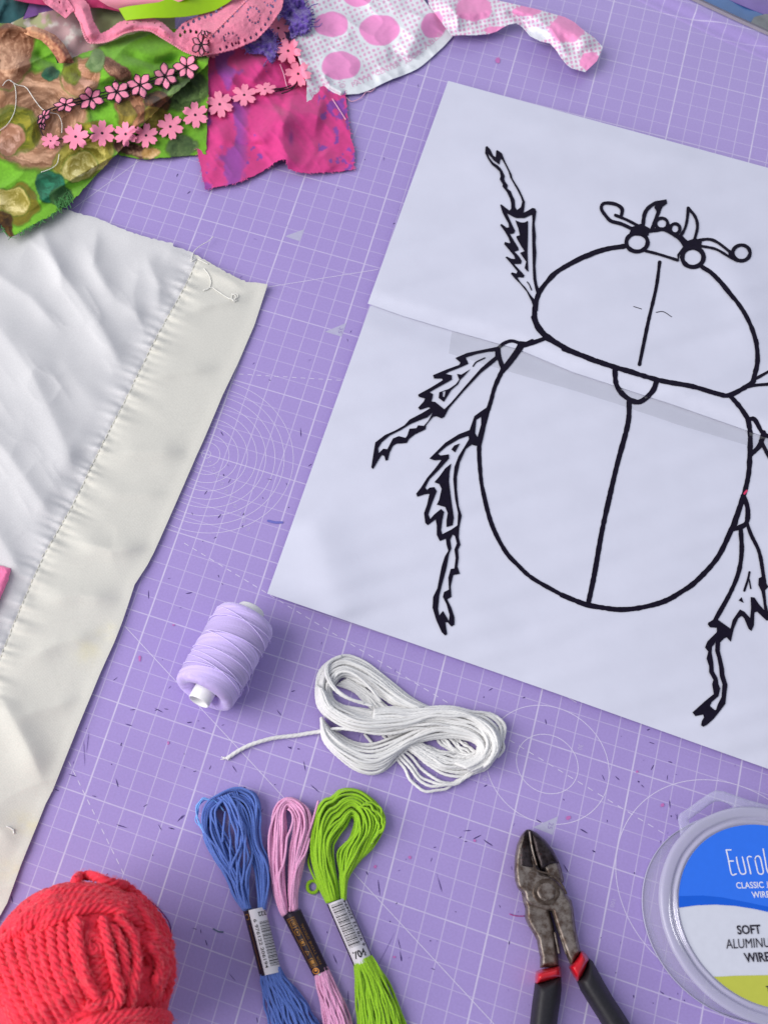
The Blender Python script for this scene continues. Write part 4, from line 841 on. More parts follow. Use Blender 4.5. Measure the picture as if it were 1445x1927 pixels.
def c_tw(x, y):
    X, Y = (x-820)*2.312, y*2.312; c, dt = dots(x, y, None, (11.5, 2.6), 0.6, (3, 4)); big = np.zeros(len(x))
    for bx, by, rx, ry in [(165, 40, 80, 52), (395, 48, 62, 22), (570, 125, 75, 60), (672, 268, 46, 42), (0, 85, 30, 34), (265, 130, 60, 16)]:
        a = np.arctan2(Y-by, X-bx); big = np.maximum(big, ss(1.05, 0.95, np.hypot((X-bx)/rx, (Y-by)/ry)+0.05*np.sin(6*a+bx)))
    c = mixc(c, dt*0.8, (218, 134, 184)); c = mixc(c, big, (238, 148, 198)); w = ((np.hypot((X-440)/56, (Y-150)/30) < 1)).astype(float); return mixc(c, w, (226, 230, 236))
sheet('twisted_end', TW, h_tw, 2.0, m_cloth, pk2, colf=c_tw, th=0.035)

# lace
m_lace = mat('pink_lace', lin(232, 132, 160), 0.85, spec=0.2, noise=0.10, nscale=900, bump=0.8, bscale=1500, bdist=0.0005, sheen=0.2)
LC = [(118, -40), (122, -8), (150, -10), (168, 10), (176, 40), (190, 64), (205, 57), (225, 42), (250, 35), (285, 33), (305, 42), (328, 63), (345, 44), (400, 18), (440, -40), (540, -40), (530, 16), (508, 48), (482, 74), (440, 92), (410, 99), (375, 104), (350, 97), (325, 82), (305, 70), (285, 58), (262, 56), (235, 62), (210, 75), (190, 80), (170, 81), (160, 66), (153, 44), (138, 18)]
D_ = dens(LC, 1.4); a_ = np.cumsum(np.ones(len(D_)))*1.4; T_ = np.roll(D_, -1, 0)-D_; T_ /= np.linalg.norm(T_, axis=1)[:, None]+1e-9
LACE = [D_+np.stack([T_[:, 1], -T_[:, 0]], -1)*(1.1*np.abs(np.sin(a_/7.5*np.pi)))[:, None]]
def h_lc(x, y):
    z = 1.85+0.12*fbm(x, y, 26, 5)+ridge(x, y, [(150, 0), (170, 60), (188, 72)], 12, 0.45)+ridge(x, y, [(200, 66), (250, 46), (300, 50), (335, 78)], 9, 0.4)
    z += ridge(x, y, [(380, 92), (440, 50), (500, -10)], 34, 0.35)-0.3*ss(60, 100, y); return z
def lhole(x, y):
    r = np.zeros(len(x), bool)
    for P_, off, sp, sz in [(np.array([(372, 92), (400, 70), (430, 38), (462, 2), (480, -20)]), 0, 13, 2.0), (np.array([(415, 92), (450, 80), (480, 66), (503, 40), (518, 0)]), 0, 12, 2.0), (np.array([(345, 52), (372, 36), (400, 26), (425, 5)]), 0, 11, 2.2), (np.array([(340, 66), (352, 58), (370, 60)]), 0, 9, 2.2), (np.array([(240, 44), (268, 40), (296, 45), (320, 70)]), 0, 13, 1.0)]:
        for q in spline(P_.astype(float), step=sp): r |= np.hypot(x-q[0], (y-q[1])*0.7) < sz*1.3
    for cx, cy, rx, ry, n in [(478, 28, 12, 15, 13), (436, 72, 14, 10, 11), (505, -2, 9, 12, 9)]:
        for k in range(n):
            a = 2*np.pi*k/n+0.5; px, py = cx+rx*math.cos(a)+2*math.sin(a), cy+ry*math.sin(a); r |= np.hypot((x-px), (y-py)*0.75) < (2.3 if k % 3 else 1.5)
    return r
lace = thing('crochet_lace', 'ruffled dusty pink crochet lace edging with pierced scrolls, lying across the green cotton', 'lace')
sheet('band', LACE, h_lc, 1.5, m_lace, lace, th=0.05, hole=lhole)
sheet('end', [np.array([(70, -40), (78, -6), (86, 6), (100, 15), (112, 24), (125, 34), (136, 22), (142, 20), (124, -8), (118, -40)], float)], lambda x, y: 2.0+0.2*ss(130, 90, x)+0.08*fbm(x, y, 9, 3), 1.8, m_lace, lace, th=0.05, hole=lambda x, y: (np.hypot(x-113, (y-4)*.8) < 2.2) | (np.hypot(x-126, (y-20)*1.2) < 2.4))
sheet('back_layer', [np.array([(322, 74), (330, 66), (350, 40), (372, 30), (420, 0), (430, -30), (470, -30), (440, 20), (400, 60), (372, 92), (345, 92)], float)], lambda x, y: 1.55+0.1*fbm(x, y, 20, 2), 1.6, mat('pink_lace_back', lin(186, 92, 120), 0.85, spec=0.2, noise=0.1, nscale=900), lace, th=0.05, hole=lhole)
# picot edge
Pp = [path3(D_[i:i+5]+0.0, 1.9, 1.0) for i in ()]
beads = spline(np.array([(153, 44), (158, 62), (168, 79), (190, 80), (210, 75), (235, 62), (262, 56), (285, 58), (305, 70), (325, 82), (350, 97), (375, 104), (400, 99)], float), step=4.2)
pic = []
for q in beads:
    t = np.linspace(0, 2*np.pi, 9); pic.append(at(q[0]+1.4*np.cos(t), q[1]+1.4*np.sin(t), h_lc(np.array([q[0]]), np.array([q[1]]))[0]+0.05+0*t))
for q in spline(np.array([(372, 94), (400, 64), (440, 24), (470, -6)], float), step=4.4):
    t = np.linspace(0, 2*np.pi, 9); pic.append(at(q[0]+1.3*np.cos(t), q[1]+1.3*np.sin(t), h_lc(np.array([q[0]]), np.array([q[1]]))[0]+0.05+0*t))
tubes('picot_edge', pic, 0.03, mat('pink_lace_thread', lin(246, 160, 180), 0.8, spec=0.2), lace, seg=5)
# ribbons
m_sat = mat('pink_satin', lin(244, 158, 178), 0.28, spec=0.6, noise=0.02, sheen=0.2); m_lime = mat('lime_satin', lin(150, 196, 12), 0.35, spec=0.5, noise=0.03)
tag(sheet('pink_satin_ribbon', [np.array([(176, -60), (180, -6), (190, 2), (205, 11), (225, 18), (245, 20), (262, 19), (285, 17), (312, 11), (340, 2), (362, -8), (370, -60)], float)], lambda x, y: 2.9-0.9*((y+20)/40)**2*(y > -20), 5, m_sat), 'smooth pale pink satin ribbon curving above the pink crochet lace', 'ribbon')
tag(sheet('lime_ribbon', [np.array([(224, 16), (240, 12), (300, 4), (360, -20), (470, -60), (452, -12), (428, 6), (405, 19), (380, 26), (350, 31), (318, 33), (290, 33), (262, 35), (237, 38)], float)], lambda x, y: 2.15+0.25*np.sin((x-230)/40)+0.012*(30-y), 5, m_lime), 'glossy lime green ribbon tucked under the pale pink satin ribbon', 'ribbon')

# purple yarn-like felt scraps
m_fuz = mat('purple_fluff', lin(98, 70, 160), 0.95, spec=0.1, noise=0.25, nscale=500, bump=0.9, bscale=1100, bdist=0.0008, sheen=0.4)
def fluff(name, poly, zb, label, seed, strands):
    root = thing(name, label, 'fabric scrap', 'shredded purple scraps by the lace')
    rr = np.random.default_rng(seed)
    sheet('clump', [fray(poly, 2.2, 0.9, seed)], lambda x, y: zb+0.32*fbm(x, y, 16, seed, 3)+0.1*fbm(x, y, 5, seed+3), 1.7, m_fuz, root, th=0.08)
    ps = []
    for s in strands: ps.append(on(s, lambda x, y: zb-0.1+0.1*fbm(x, y, 9, seed), 0.05))
    D = dens(poly, 2)
    for _ in range(50):
        p = D[rr.integers(0, len(D))]; c = np.mean(poly, 0); d = (p-c)/np.linalg.norm(p-c); q = np.array([p-d*2, p+d*rr.uniform(1, 3)+rr.normal(0, 1, 2), p+d*rr.uniform(3, 6)+rr.normal(0, 2, 2)])
        ps.append(on(q, lambda x, y: zb-0.05+0*x, 0.0))
    tubes('loose_strands', ps, 0.03, m_fuz, root, seg=5)
fluff('purple_scrap', [(460, 86), (478, 74), (494, 60), (505, 52), (518, 66), (523, 90), (518, 106), (512, 117), (505, 108), (497, 98), (482, 100), (466, 97)], 0.95, 'shredded purple scrap between the lace and the flower trim', 31, [[(462, 88), (466, 98), (480, 101)], [(498, 98), (505, 112), (514, 117), (519, 110)], [(506, 110), (500, 118), (495, 127)], [(482, 96), (490, 92), (500, 96)]])
fluff('purple_scrap', [(526, -14), (572, -14), (574, 12), (584, 18), (588, 34), (583, 52), (574, 62), (562, 64), (550, 72), (545, 56), (548, 40), (534, 34), (527, 16)], 1.15, 'shredded purple scrap resting on the spotted cotton beside the trim', 33, [[(580, 16), (588, 10), (598, 7)], [(582, 40), (594, 42), (602, 36)], [(586, 50), (600, 50), (606, 44)], [(548, 68), (560, 62), (584, 60)]])

# flower trim
m_fl = mat('pink_flower', lin(244, 142, 172), 0.7, spec=0.25, noise=0.05, nscale=500, sheen=0.2, bump=0.3, bscale=1800); m_fb = mat('black_outline_thread', lin(38, 20, 34), 0.8, noise=0.1)
def top_h(x, y):
    x = np.atleast_1d(np.asarray(x, float)); y = np.atleast_1d(np.asarray(y, float)); z = np.full(x.shape, 0.1)
    for L, h in ((gb, h_gb), (ga, h_ga), (MG, h_mg), (PK, h_pk)):
        k = inside(L, x, y); z = np.where(k, np.maximum(z, h(x, y)), z)
    return z
trim = thing('flower_trim', 'pink flower trim with black stitching looped across the green and hot pink cottons', 'trim')
def flower_solid(cx, cy, r, rot, sq=1.0, sqa=0.0, zoff=0.16, tone=None):
    P = []
    for k in range(6):
        a0 = rot+2*np.pi*k/6
        for da, rr in ((-0.50, 0.52), (-0.36, 0.84), (-0.17, 1.05), (0.0, 0.93), (0.17, 1.05), (0.36, 0.84), (0.50, 0.52)): P.append((rr*math.cos(a0+da), rr*math.sin(a0+da)))
    P = np.array(P)*r*1.05; hole = np.array([(0.13*r*math.cos(t), 0.13*r*math.sin(t)) for t in np.linspace(0, 2*np.pi, 8, endpoint=False)])
    def tr(Q):
        c, s = math.cos(sqa), math.sin(sqa); u = Q[:, 0]*c+Q[:, 1]*s; v = (-Q[:, 0]*s+Q[:, 1]*c)*sq; return np.stack([u*c-v*s+cx, u*s+v*c+cy], -1)
    zc = float(top_h(cx, cy)[0])
    g = sheet('flower', [tr(P), tr(hole)], lambda x, y: np.maximum(0.55*zc+0.45*top_h(x, y), top_h(x, y)-0.02)+zoff, 3.2, m_fl, trim, th=0.03)
    k = sheet('flower_eye', [tr(hole*1.35)], lambda x, y: np.maximum(0.55*zc+0.45*top_h(x, y), top_h(x, y))+zoff-0.03, 5, m_fb, g, th=0)
    return g
def flower_petals(cx, cy, r, rot, sq=1.0, sqa=0.0, zoff=0.2):
    zc = float(top_h(cx, cy)[0]); hf = lambda x, y: np.maximum(0.5*zc+0.5*top_h(x, y), top_h(x, y)-0.02)+zoff
    c, s = math.cos(sqa), math.sin(sqa)
    def tr(Q):
        u = Q[:, 0]*c+Q[:, 1]*s; v = (-Q[:, 0]*s+Q[:, 1]*c)*sq; return np.stack([u*c-v*s+cx, u*s+v*c+cy], -1)
    Vs, Fs, b, outl = [], [], 0, []
    for k in range(6):
        a = rot+2*np.pi*k/6; ca, sa = math.cos(a), math.sin(a); l = r*(1+0.08*math.sin(k*2.7+cx))
        Q = np.array([(0.10, 0), (0.32, 0.17), (0.58, 0.30), (0.82, 0.28), (1.0, 0.13), (1.10, 0.0), (0.96, -0.15), (0.80, -0.29), (0.55, -0.29), (0.30, -0.16)])*l*1.0
        Q = tr(np.stack([Q[:, 0]*ca-Q[:, 1]*sa, Q[:, 0]*sa+Q[:, 1]*ca], -1)); V, F = tri([Q], 4)
        Vs.append(at(V[:, 0], V[:, 1], hf(V[:, 0], V[:, 1]))); Fs += [tuple(f+b) for f in F]; b += len(V)
        R = np.vstack([Q, Q[:1]]); outl.append(at(R[:, 0], R[:, 1], hf(R[:, 0], R[:, 1])-0.01))
    g = mesh('flower', np.vstack(Vs), Fs, m_fl, trim); solid(g, 0.05)
    tubes('petal_outline', outl, 0.034, m_fb, g, seg=5)
for x, y, r, rot, sq, sa in [(83, 220, 16, 0.3, 0.55, 2.2), (79, 232, 13, 1.2, 0.5, 1.2), (124, 197, 21, 0.1, 0.62, -0.2), (171.6, 186, 22, 0.25, 0.95, 0), (220.6, 173, 22, 0.35, 0.95, 0), (264, 160.5, 22.5, 0.15, 1, 0), (311.4, 144, 22.5, 0.4, 1, 0), (351.5, 126, 22, 0.05, 1, 0), (379, 84, 21, 0.5, 0.8, 1.4), (386, 54, 15, 0.2, 0.6, 1.2), (412, 36, 13, 0.6, 0.8, 0), (440, 4, 13, 0.9, 0.7, 0.5)]:
    flower_petals(x, y, r, rot, sq, sa, 0.25 if y > 100 else 1.7-0.9*(y > 70))
for x, y, r, rot, sq, sa in [(96, 265, 17, 0.4, 0.8, 0.2), (143, 257, 23, -1.3, 1, 0), (193, 250.5, 23, -1.57, 1, 0), (237, 252, 21.5, -1.6, 0.95, 1.5), (275.4, 254.7, 21.5, -1.5, 1, 0), (321, 238, 23, -1.8, 1, 0), (368, 216, 23, -1.65, 1, 0), (414, 196, 23.5, -1.75, 1, 0), (460, 178.5, 22, -1.5, 0.88, 0), (499, 167, 20, -1.4, 0.55, -0.1), (561.5, 138.6, 23, -0.9, 1, 0), (542.5, 95.3, 23, -0.9, 1, 0), (524, 52.6, 21, -1.0, 1, 0), (400, 100, 12, 0.3, .7, 0)]:
    flower_solid(x, y, r, rot, sq, sa, 0.22 if not (500 < x and y < 150) else 0.5)
links = [[(80, 236), (78, 246), (84, 258), (92, 266)], [(79, 226), (83, 212), (100, 203), (124, 197), (171, 186), (220, 173), (264, 160), (311, 144), (351, 126), (372, 105), (379, 84), (386, 54)], [(96, 265), (143, 257), (193, 250), (237, 252), (275, 255), (321, 238), (368, 216), (414, 196), (460, 178), (499, 167), (538, 168), (556, 160), (562, 138), (542, 95), (524, 52)]]
tubes('joining_thread', [on(l, lambda x, y: top_h(x, y)+np.where((y < 90) & (x < 500), 1.1, 0), 0.15) for l in links]+[on([(p[0], p[1]+5) for p in links[1][2:9]], top_h, 0.15), on([(p[0]+1, p[1]-6) for p in links[1][2:9]], top_h, 0.18), on([(518, 172), (536, 169), (552, 163), (560, 155)], top_h, 0.3), on([(516, 168), (536, 165), (550, 160)], top_h, 0.42), on([(530, 176), (545, 171), (556, 162)], top_h, 0.42)], 0.04, m_fb, trim, seg=5)
# white threads on the green cotton
wt = thing('white_thread', 'fine loose white thread looping over the brown roses of the green cotton', 'thread')
tubes('strand', [on([(6, 161), (12, 153), (20, 151), (28, 160), (31, 180), (28, 210), (14, 235), (-6, 250)], h_ga, 0.06), on([(20, 152), (34, 160), (50, 165), (66, 188), (80, 205), (95, 212), (110, 216), (117, 232), (117, 250)], h_ga, 0.1), on([(112, 290), (108, 308), (95, 318), (78, 324)], h_ga, 0.08)], 0.022, m_wth, wt, seg=5)

# ================================================================== THREAD SPOOL
def frame(o3, axis, up=(0, 0, 1)):
    a = np.array(axis, float); a /= np.linalg.norm(a); s = np.cross(a, up); s /= np.linalg.norm(s); u = np.cross(s, a); return np.array(o3, float), a, s, u
def lathe(name, prof, fr, m, parent, seg=64, jit=None, cap=False):
    o3, a, s, u = fr; prof = np.array(prof, float); n = len(prof); t = np.linspace(0, 2*np.pi, seg, endpoint=False)
    r = prof[:, 1][:, None]+(0 if jit is None else jit(prof[:, 0][:, None], t[None, :]))
    V = o3+prof[:, 0][:, None, None]*a+(r*np.cos(t))[..., None]*s+(r*np.sin(t))[..., None]*u
    F = [(i*seg+j, i*seg+(j+1) % seg, (i+1)*seg+(j+1) % seg, (i+1)*seg+j) for i in range(n-1) for j in range(seg)]
    if cap: F += [tuple(range(seg))[::-1], tuple((n-1)*seg+k for k in range(seg))]
    o = mesh(name, V.reshape(-1, 3), F, m, parent)
    return o
SR = 1.58
sp_a = at(393, 1288, SR); sp_b = at(462, 1168, SR)
ax = (sp_b-sp_a)/np.linalg.norm(sp_b-sp_a)
SF = frame(sp_a, ax)
SL = np.linalg.norm(sp_b-sp_a)
m_spool = bpy.data.materials.new('lilac_thread'); m_spool.use_nodes = True
def spool_mat(m):
    nt = m.node_tree; b = nt.nodes['Principled BSDF']
    a = N(nt, 'ShaderNodeAttribute', attribute_name='Col'); nt.links.new(a.outputs['Color'], b.inputs['Base Color'])
    b.inputs['Roughness'].default_value = 0.6; b.inputs['Sheen Weight'].default_value = 0.35; b.inputs['Specular IOR Level'].default_value = 0.3
    tc = N(nt, 'ShaderNodeTexCoord'); n = N(nt, 'ShaderNodeTexNoise'); n.inputs['Scale'].default_value = 1600; n.inputs['Detail'].default_value = 3
    bp = N(nt, 'ShaderNodeBump'); bp.inputs['Strength'].default_value = 0.5; bp.inputs['Distance'].default_value = 0.0002
    nt.links.new(tc.outputs['Object'], n.inputs['Vector']); nt.links.new(n.outputs['Fac'], bp.inputs['Height']); nt.links.new(bp.outputs['Normal'], b.inputs['Normal'])
spool_mat(m_spool)
spool = thing('thread_spool', 'spool of lilac sewing thread lying on its side near the corner of the beetle paper', 'thread spool')
x0_, x1_ = -0.62, SL+0.22
prof = [(x0_+0.42, 0.74), (x0_+0.22, 0.86), (x0_+0.06, 1.02), (x0_-0.02, 1.22), (x0_+0.0, 1.40), (x0_+0.07, 1.50), (x0_+0.20, SR-0.04)]
prof += [(x, SR-0.01-0.05*abs((x-x0_)/(x1_-x0_)-.4)) for x in np.linspace(x0_+0.30, x1_-0.35, 130)]
prof += [(x1_-0.24, SR-0.08), (x1_-0.12, 1.44), (x1_-0.03, 1.2), (x1_, 1.0), (x1_-0.06, 0.6)]
def bandfun(x, t):            # overlapping cross-wound bands
    return [math.sin(0) for _ in ()] or (x*1.0)
def jit(x, t):
    w = (x-0.42*np.cos(t-1.0)*1.0); f = np.mod(w/0.98, 1.0); e = 0.05*(f-0.5)
    mid = (x > x0_+0.4) & (x < x1_-0.35)
    return np.where(mid, e, 0)+0.002*vn(x*30+0*t, t*3, 1.0, 2)
so = lathe('thread_winding', prof, SF, m_spool, spool, seg=200, jit=jit)
P_ = np.array([tuple(v.co) for v in so.data.vertices])/U; rel = P_-SF[0]; xx = rel@SF[1]; tt = np.arctan2(rel@SF[3], rel@SF[2])
w_ = xx-0.42*np.cos(tt-1.0); f_ = np.mod(w_/0.98, 1); fine = 0.6*vn(w_*26+3*f_, tt*1.3, 1.0, 6)+0.8*vn(w_*46, tt*0.9, 1.0, 8)
base = np.array([190, 172, 226.]); c_ = base[None]*(1+0.10*(f_-0.5)+0.07*fine)[:, None]
c_[np.mod(np.floor(w_/0.98), 2) == 0] *= 0.93
me = so.data; a_ = me.color_attributes.new('Col', 'FLOAT_COLOR', 'POINT'); cc = np.ones((len(P_), 4), np.float32); cc[:, :3] = lina(c_.clip(0, 255)); a_.data.foreach_set('color', cc.ravel())
m_core = mat('white_plastic', lin(222, 222, 224), 0.35, spec=0.5, noise=0.02)
lathe('core_tube', [(x0_+0.6, 0.55), (x0_-0.38, 0.55), (x0_-0.42, 0.52), (x0_-0.41, 0.48), (x0_-0.32, 0.45), (x0_+0.6, 0.42), (x1_, 0.46), (x1_+0.44, 0.50), (x1_+0.50, 0.66), (x1_+0.44, 0.70), (x1_-0.6, 0.60)], SF, m_core, spool, seg=48)
m_lth = mat('lilac_strand', lin(206, 190, 240), 0.6, sheen=0.3)
def helix(xa, xb, ta, tb, n=60, r=SR+0.03):
    t = np.linspace(0, 1, n); th = ta+(tb-ta)*t; x = xa+(xb-xa)*t
    return SF[0]+x[:, None]*SF[1]+(r*np.cos(th))[:, None]*SF[2]+(r*np.sin(th))[:, None]*SF[3]
hl = [helix(0.28, 1.0, -0.2, 2.9), helix(0.55, 0.2, 0.0, 2.9), helix(1.5, 2.1, 0.1, 2.6), helix(2.6, 2.1, -0.3, 2.6), helix(3.4, 3.0, 0.0, 3.0), helix(2.8, 3.6, 0.2, 2.8), helix(0.1, 0.7, 0.2, 2.9), helix(1.2, 1.25, 0, 3)]
tubes('loose_winding', hl, 0.024, m_lth, spool, seg=5)
tubes('thread_loop', [path3([(466, 1290), (461, 1265), (459, 1245), (461, 1235), (467, 1229), (473, 1232), (476, 1243), (475, 1256)], [0.9, 1.2, 1.5, 1.6, 1.65, 1.5, 1.2, 0.9], 2), path3([(466, 1290), (468, 1300), (462, 1312)], [0.9, 0.5, 0.2], 2)], 0.024, m_lth, spool, seg=5)

# ================================================================== WHITE CORD
m_cord = mat('white_cord', lin(220, 219, 219), 0.75, spec=0.3, noise=0.05, nscale=300, sheen=0.25)
cord = thing('white_cord_hank', 'hank of twisted white cord wound in a loose figure of eight between spool and paper', 'cord')
CRD = lambda p: cr(580, 1210, 3.803, p)
def zc(lo, hi): return lambda s, t: lo+(hi-lo)*np.sin(np.pi*np.clip(s, 0.02, 0.98))**0.7+0*t
cb = []
cb += bundle(CRD([(870, 465), (740, 395), (640, 320), (520, 225), (420, 150), (330, 105), (260, 92), (170, 120), (80, 200), (52, 330), (70, 450), (150, 540), (300, 590), (500, 600), (700, 560)]),
             CRD([(700, 465), (600, 430), (520, 380), (430, 320), (330, 270), (240, 250), (190, 300), (170, 370), (200, 430), (280, 460), (400, 475), (520, 490), (640, 500), (720, 510), (800, 500)]), 24, zc(0.14, 0.55), M=110, wob=2.0, zj=0.12, seed=1)
cb += bundle(CRD([(470, 470), (600, 460), (760, 470), (900, 462), (1060, 455), (1200, 480), (1310, 500), (1390, 570), (1400, 650), (1370, 760), (1310, 860), (1200, 930)]),
             CRD([(450, 640), (600, 640), (720, 620), (850, 610), (960, 620), (1080, 650), (1150, 680), (1200, 710), (1215, 750), (1190, 800), (1130, 840), (1040, 860)]), 22, zc(0.35, 0.9), M=110, wob=1.6, zj=0.12, seed=2)
cb += bundle(CRD([(1360, 690), (1345, 820), (1290, 900), (1200, 935), (1080, 950), (960, 920), (860, 870), (760, 800), (670, 740)]),
             CRD([(1215, 740), (1200, 780), (1140, 800), (1060, 790), (980, 775), (900, 750), (850, 730), (800, 710), (740, 690)]), 17, zc(0.14, 0.45), M=90, wob=2.0, zj=0.08, seed=3)
cb += bundle(CRD([(95, 560), (110, 700), (220, 830), (330, 915), (450, 945), (540, 910), (640, 810), (760, 720), (900, 690), (1060, 685), (1180, 710), (1230, 780), (1180, 900)]),
             CRD([(90, 530), (160, 610), (300, 700), (450, 715), (600, 670), (700, 630), (800, 590), (900, 560), (1020, 545), (1150, 580), (1250, 660), (1280, 780), (1230, 880)]), 15, zc(0.15, 0.8), M=120, wob=1.8, zj=0.10, seed=4)
cb += bundle(CRD([(600, 800), (680, 930), (760, 1020), (860, 1052), (980, 1035), (1080, 980), (1190, 905), (1240, 820)]), CRD([(690, 760), (790, 850), (880, 940), (980, 990), (1080, 990), (1150, 940), (1220, 860), (1250, 780)]), 4, zc(0.12, 0.3), M=80, wob=2.5, zj=0.06, seed=5)
cb += bundle(CRD([(58, 300), (75, 460), (180, 560), (330, 620), (500, 640), (650, 620), (780, 570), (920, 520), (1060, 520), (1200, 580), (1300, 680), (1310, 800), (1240, 900)]),
             CRD([(120, 350), (200, 440), (330, 500), (460, 530), (600, 520), (720, 500), (850, 490), (960, 480), (1080, 490), (1200, 530), (1320, 600), (1370, 700), (1340, 820)]), 15, zc(0.5, 1.1), M=120, wob=2.0, zj=0.10, seed=6)
cb += [path3(CRD([(520, 420), (450, 330), (380, 260), (300, 210), (230, 208), (185, 250), (170, 300)]), [0.5, 0.75, 0.85, 0.9, 0.85, 0.7, 0.4]), path3(CRD([(240, 95), (160, 130), (125, 190), (150, 280), (220, 360), (320, 410), (460, 450)]), [0.5, 0.7, 0.9, 1.0, 0.9, 0.85, 0.8]),
       path3(CRD([(190, 110), (140, 160), (140, 230), (190, 320), (290, 395), (400, 430)]), [0.5, 0.8, 0.95, 1.0, 0.95, 0.85]), path3(CRD([(100, 640), (200, 612), (340, 625), (500, 650), (640, 640), (760, 610)]), [0.4, 0.7, 0.85, 0.8, 0.8, 0.7]),
       path3(CRD([(1290, 500), (1350, 530), (1400, 580), (1405, 640), (1380, 670)]), [0.3, 0.5, 0.6, 0.5, 0.3]), path3(CRD([(1340, 640), (1385, 700), (1395, 760), (1350, 820)]), [0.3, 0.5, 0.5, 0.3])]
for k, (xa, xb) in enumerate([(430, 300), (520, 300), (560, 330)]): cb.append(path3(CRD([(xa-30+k*40, 650+k*6), (xa+40+k*40, 730), (xa+100+k*45, 790)]), [0.12, 0.12, 0.12]))
cb += bundle(CRD([(200, 300), (300, 330), (420, 440), (520, 560), (580, 700), (600, 780)]), CRD([(300, 240), (430, 340), (560, 450), (680, 560), (760, 680), (820, 760)]), 9, zc(0.1, 0.2), M=60, wob=2, seed=41)
cb += bundle(CRD([(820, 560), (900, 680), (1000, 780), (1100, 840), (1200, 860)]), CRD([(960, 560), (1040, 640), (1140, 720), (1200, 770), (1260, 790)]), 7, zc(0.1, 0.2), M=60, wob=2, seed=42)
tubes('coils', cb, 0.076, m_cord, cord, seg=14, lobes=3, depth=0.26, twist=9.0)
tl = path3(cr(400, 1200, 2.491, [(66, 568), (110, 538), (150, 515), (190, 498), (240, 482), (290, 470), (345, 463), (400, 457), (450, 448), (520, 438), (600, 428)]), [0.11, 0.16, 0.18, 0.14, 0.14, 0.25, 0.4], 2)
tubes('tail', [tl], 0.105, m_cord, cord, seg=12, lobes=3, depth=0.18, twist=7.0)
tip = at(427, 1427, 0.12)
fz = []
r8 = np.random.default_rng(2)
for _ in range(16):
    d = np.array([-0.22, -0.10, 0])+r8.normal(0, 0.07, 3); d[2] = abs(d[2])*0.3; fz.append(np.array([tip-d*0.6, tip+d*0.3, tip+d*0.8+(0, 0, r8.uniform(-.03, .05))]))
tubes('frayed_tip', fz, 0.02, m_cord, cord, seg=4)

# ================================================================== EMBROIDERY FLOSS SKEINS
def floss_mat(n, c): return mat(n, c, 0.62, spec=0.25, noise=0.14, nscale=1500, sheen=0.25, bump=0.6, bscale=3500, bdist=0.0002)
m_fblue, m_fpink, m_fgreen = floss_mat('blue_floss', lin(86, 114, 190)), floss_mat('pink_floss', lin(226, 162, 202)), floss_mat('lime_floss', lin(142, 190, 30))
m_flb = floss_mat('light_blue_floss', lin(120, 170, 236))
m_band_b = mat('black_label_paper', lin(30, 16, 34), 0.5, spec=0.4, noise=0.1); m_band_w = mat('white_label_paper', lin(212, 208, 216), 0.55, spec=0.3, noise=0.02)
m_gold = mat('gold_print', lin(150, 105, 40), 0.45, metal=0.3); m_bk = mat('black_print', lin(20, 16, 24), 0.6)
def quadmap(q):
    q = np.array(q, float)   # corners: start-left, start-right, end-right, end-left ; s across, t along
    def f(s, t):
        s = np.asarray(s, float)[..., None]; t = np.asarray(t, float)[..., None]
        return (q[0]*(1-s)+q[1]*s)*(1-t)+(q[3]*(1-s)+q[2]*s)*t
    return f
def bandz(s, hb): return 0.10+hb*np.sin(np.pi*np.clip(s*0.84+0.08, 0, 1))**0.55
def band(name, q, hb, m, parent, s0=0.0, s1=1.0, lift=0.0, ns=22, nt_=12):
    f = quadmap(q); s, t = np.meshgrid(np.linspace(s0, s1, ns), np.linspace(0, 1, nt_), indexing='ij'); p = f(s, t)
    z = bandz(s, hb)+lift; z[0] = np.where(s0 == 0, 0.02, z[0]); z[-1] = np.where(s1 == 1, 0.02, z[-1])
    V = at(p[..., 0], p[..., 1], z).reshape(-1, 3); F = [(i*nt_+j, (i+1)*nt_+j, (i+1)*nt_+j+1, i*nt_+j+1)[::-1] for i in range(ns-1) for j in range(nt_-1)]
    return mesh(name, V, F, m, parent)
def bdecal(name, VV, FF, q, hb, m, parent, lift=0.012):
    f = quadmap(q); p = f(VV[:, 0], VV[:, 1]); return mesh(name, at(p[:, 0], p[:, 1], bandz(VV[:, 0], hb)+lift), FF, m, parent, smooth=False)
def btext(t, q, hb, m, parent, s0, t0, s1, t1, mode='x', bold=0.0, lift=0.012):
    """mode x: reads along +s ; 'down': along +t ; 'up': along -t ; 'flip': upside down"""
    V, F = text_geo(t, bold); lo, hi = V.min(0), V.max(0); a = (V-lo)/(hi-lo); u, v = a[:, 0], a[:, 1]
    if mode == 'x': s = s0+(s1-s0)*u; tt_ = t1-(t1-t0)*v
    elif mode == 'down': tt_ = t0+(t1-t0)*u; s = s0+(s1-s0)*v
    elif mode == 'up': tt_ = t1-(t1-t0)*u; s = s1-(s1-s0)*v
    else: s = s1-(s1-s0)*u; tt_ = t0+(t1-t0)*v
    return bdecal('printed_text', np.stack([s, tt_], -1), F, q, hb, m, parent, lift)
def rects(L):
    V, F = [], []
    for (a, b, c, d) in L:
        n = len(V); k = 5
        for i in range(k): V += [(a+(c-a)*i/(k-1), b), (a+(c-a)*i/(k-1), d)]
        F += [(n+2*i, n+2*i+1, n+2*i+3, n+2*i+2) for i in range(k-1)]
    return np.array(V, float), F
def frame_rect(a, b, c, d, w, h): return [(a, b, c, b+h), (a, d-h, c, d), (a, b, a+w, d), (c-w, b, c, d)]
B6 = lambda p: cr(350, 1470, 5.78, p); B3 = lambda p: cr(340, 1460, 3.284, p); G6 = lambda p: cr(560, 1470, 6.568, p)
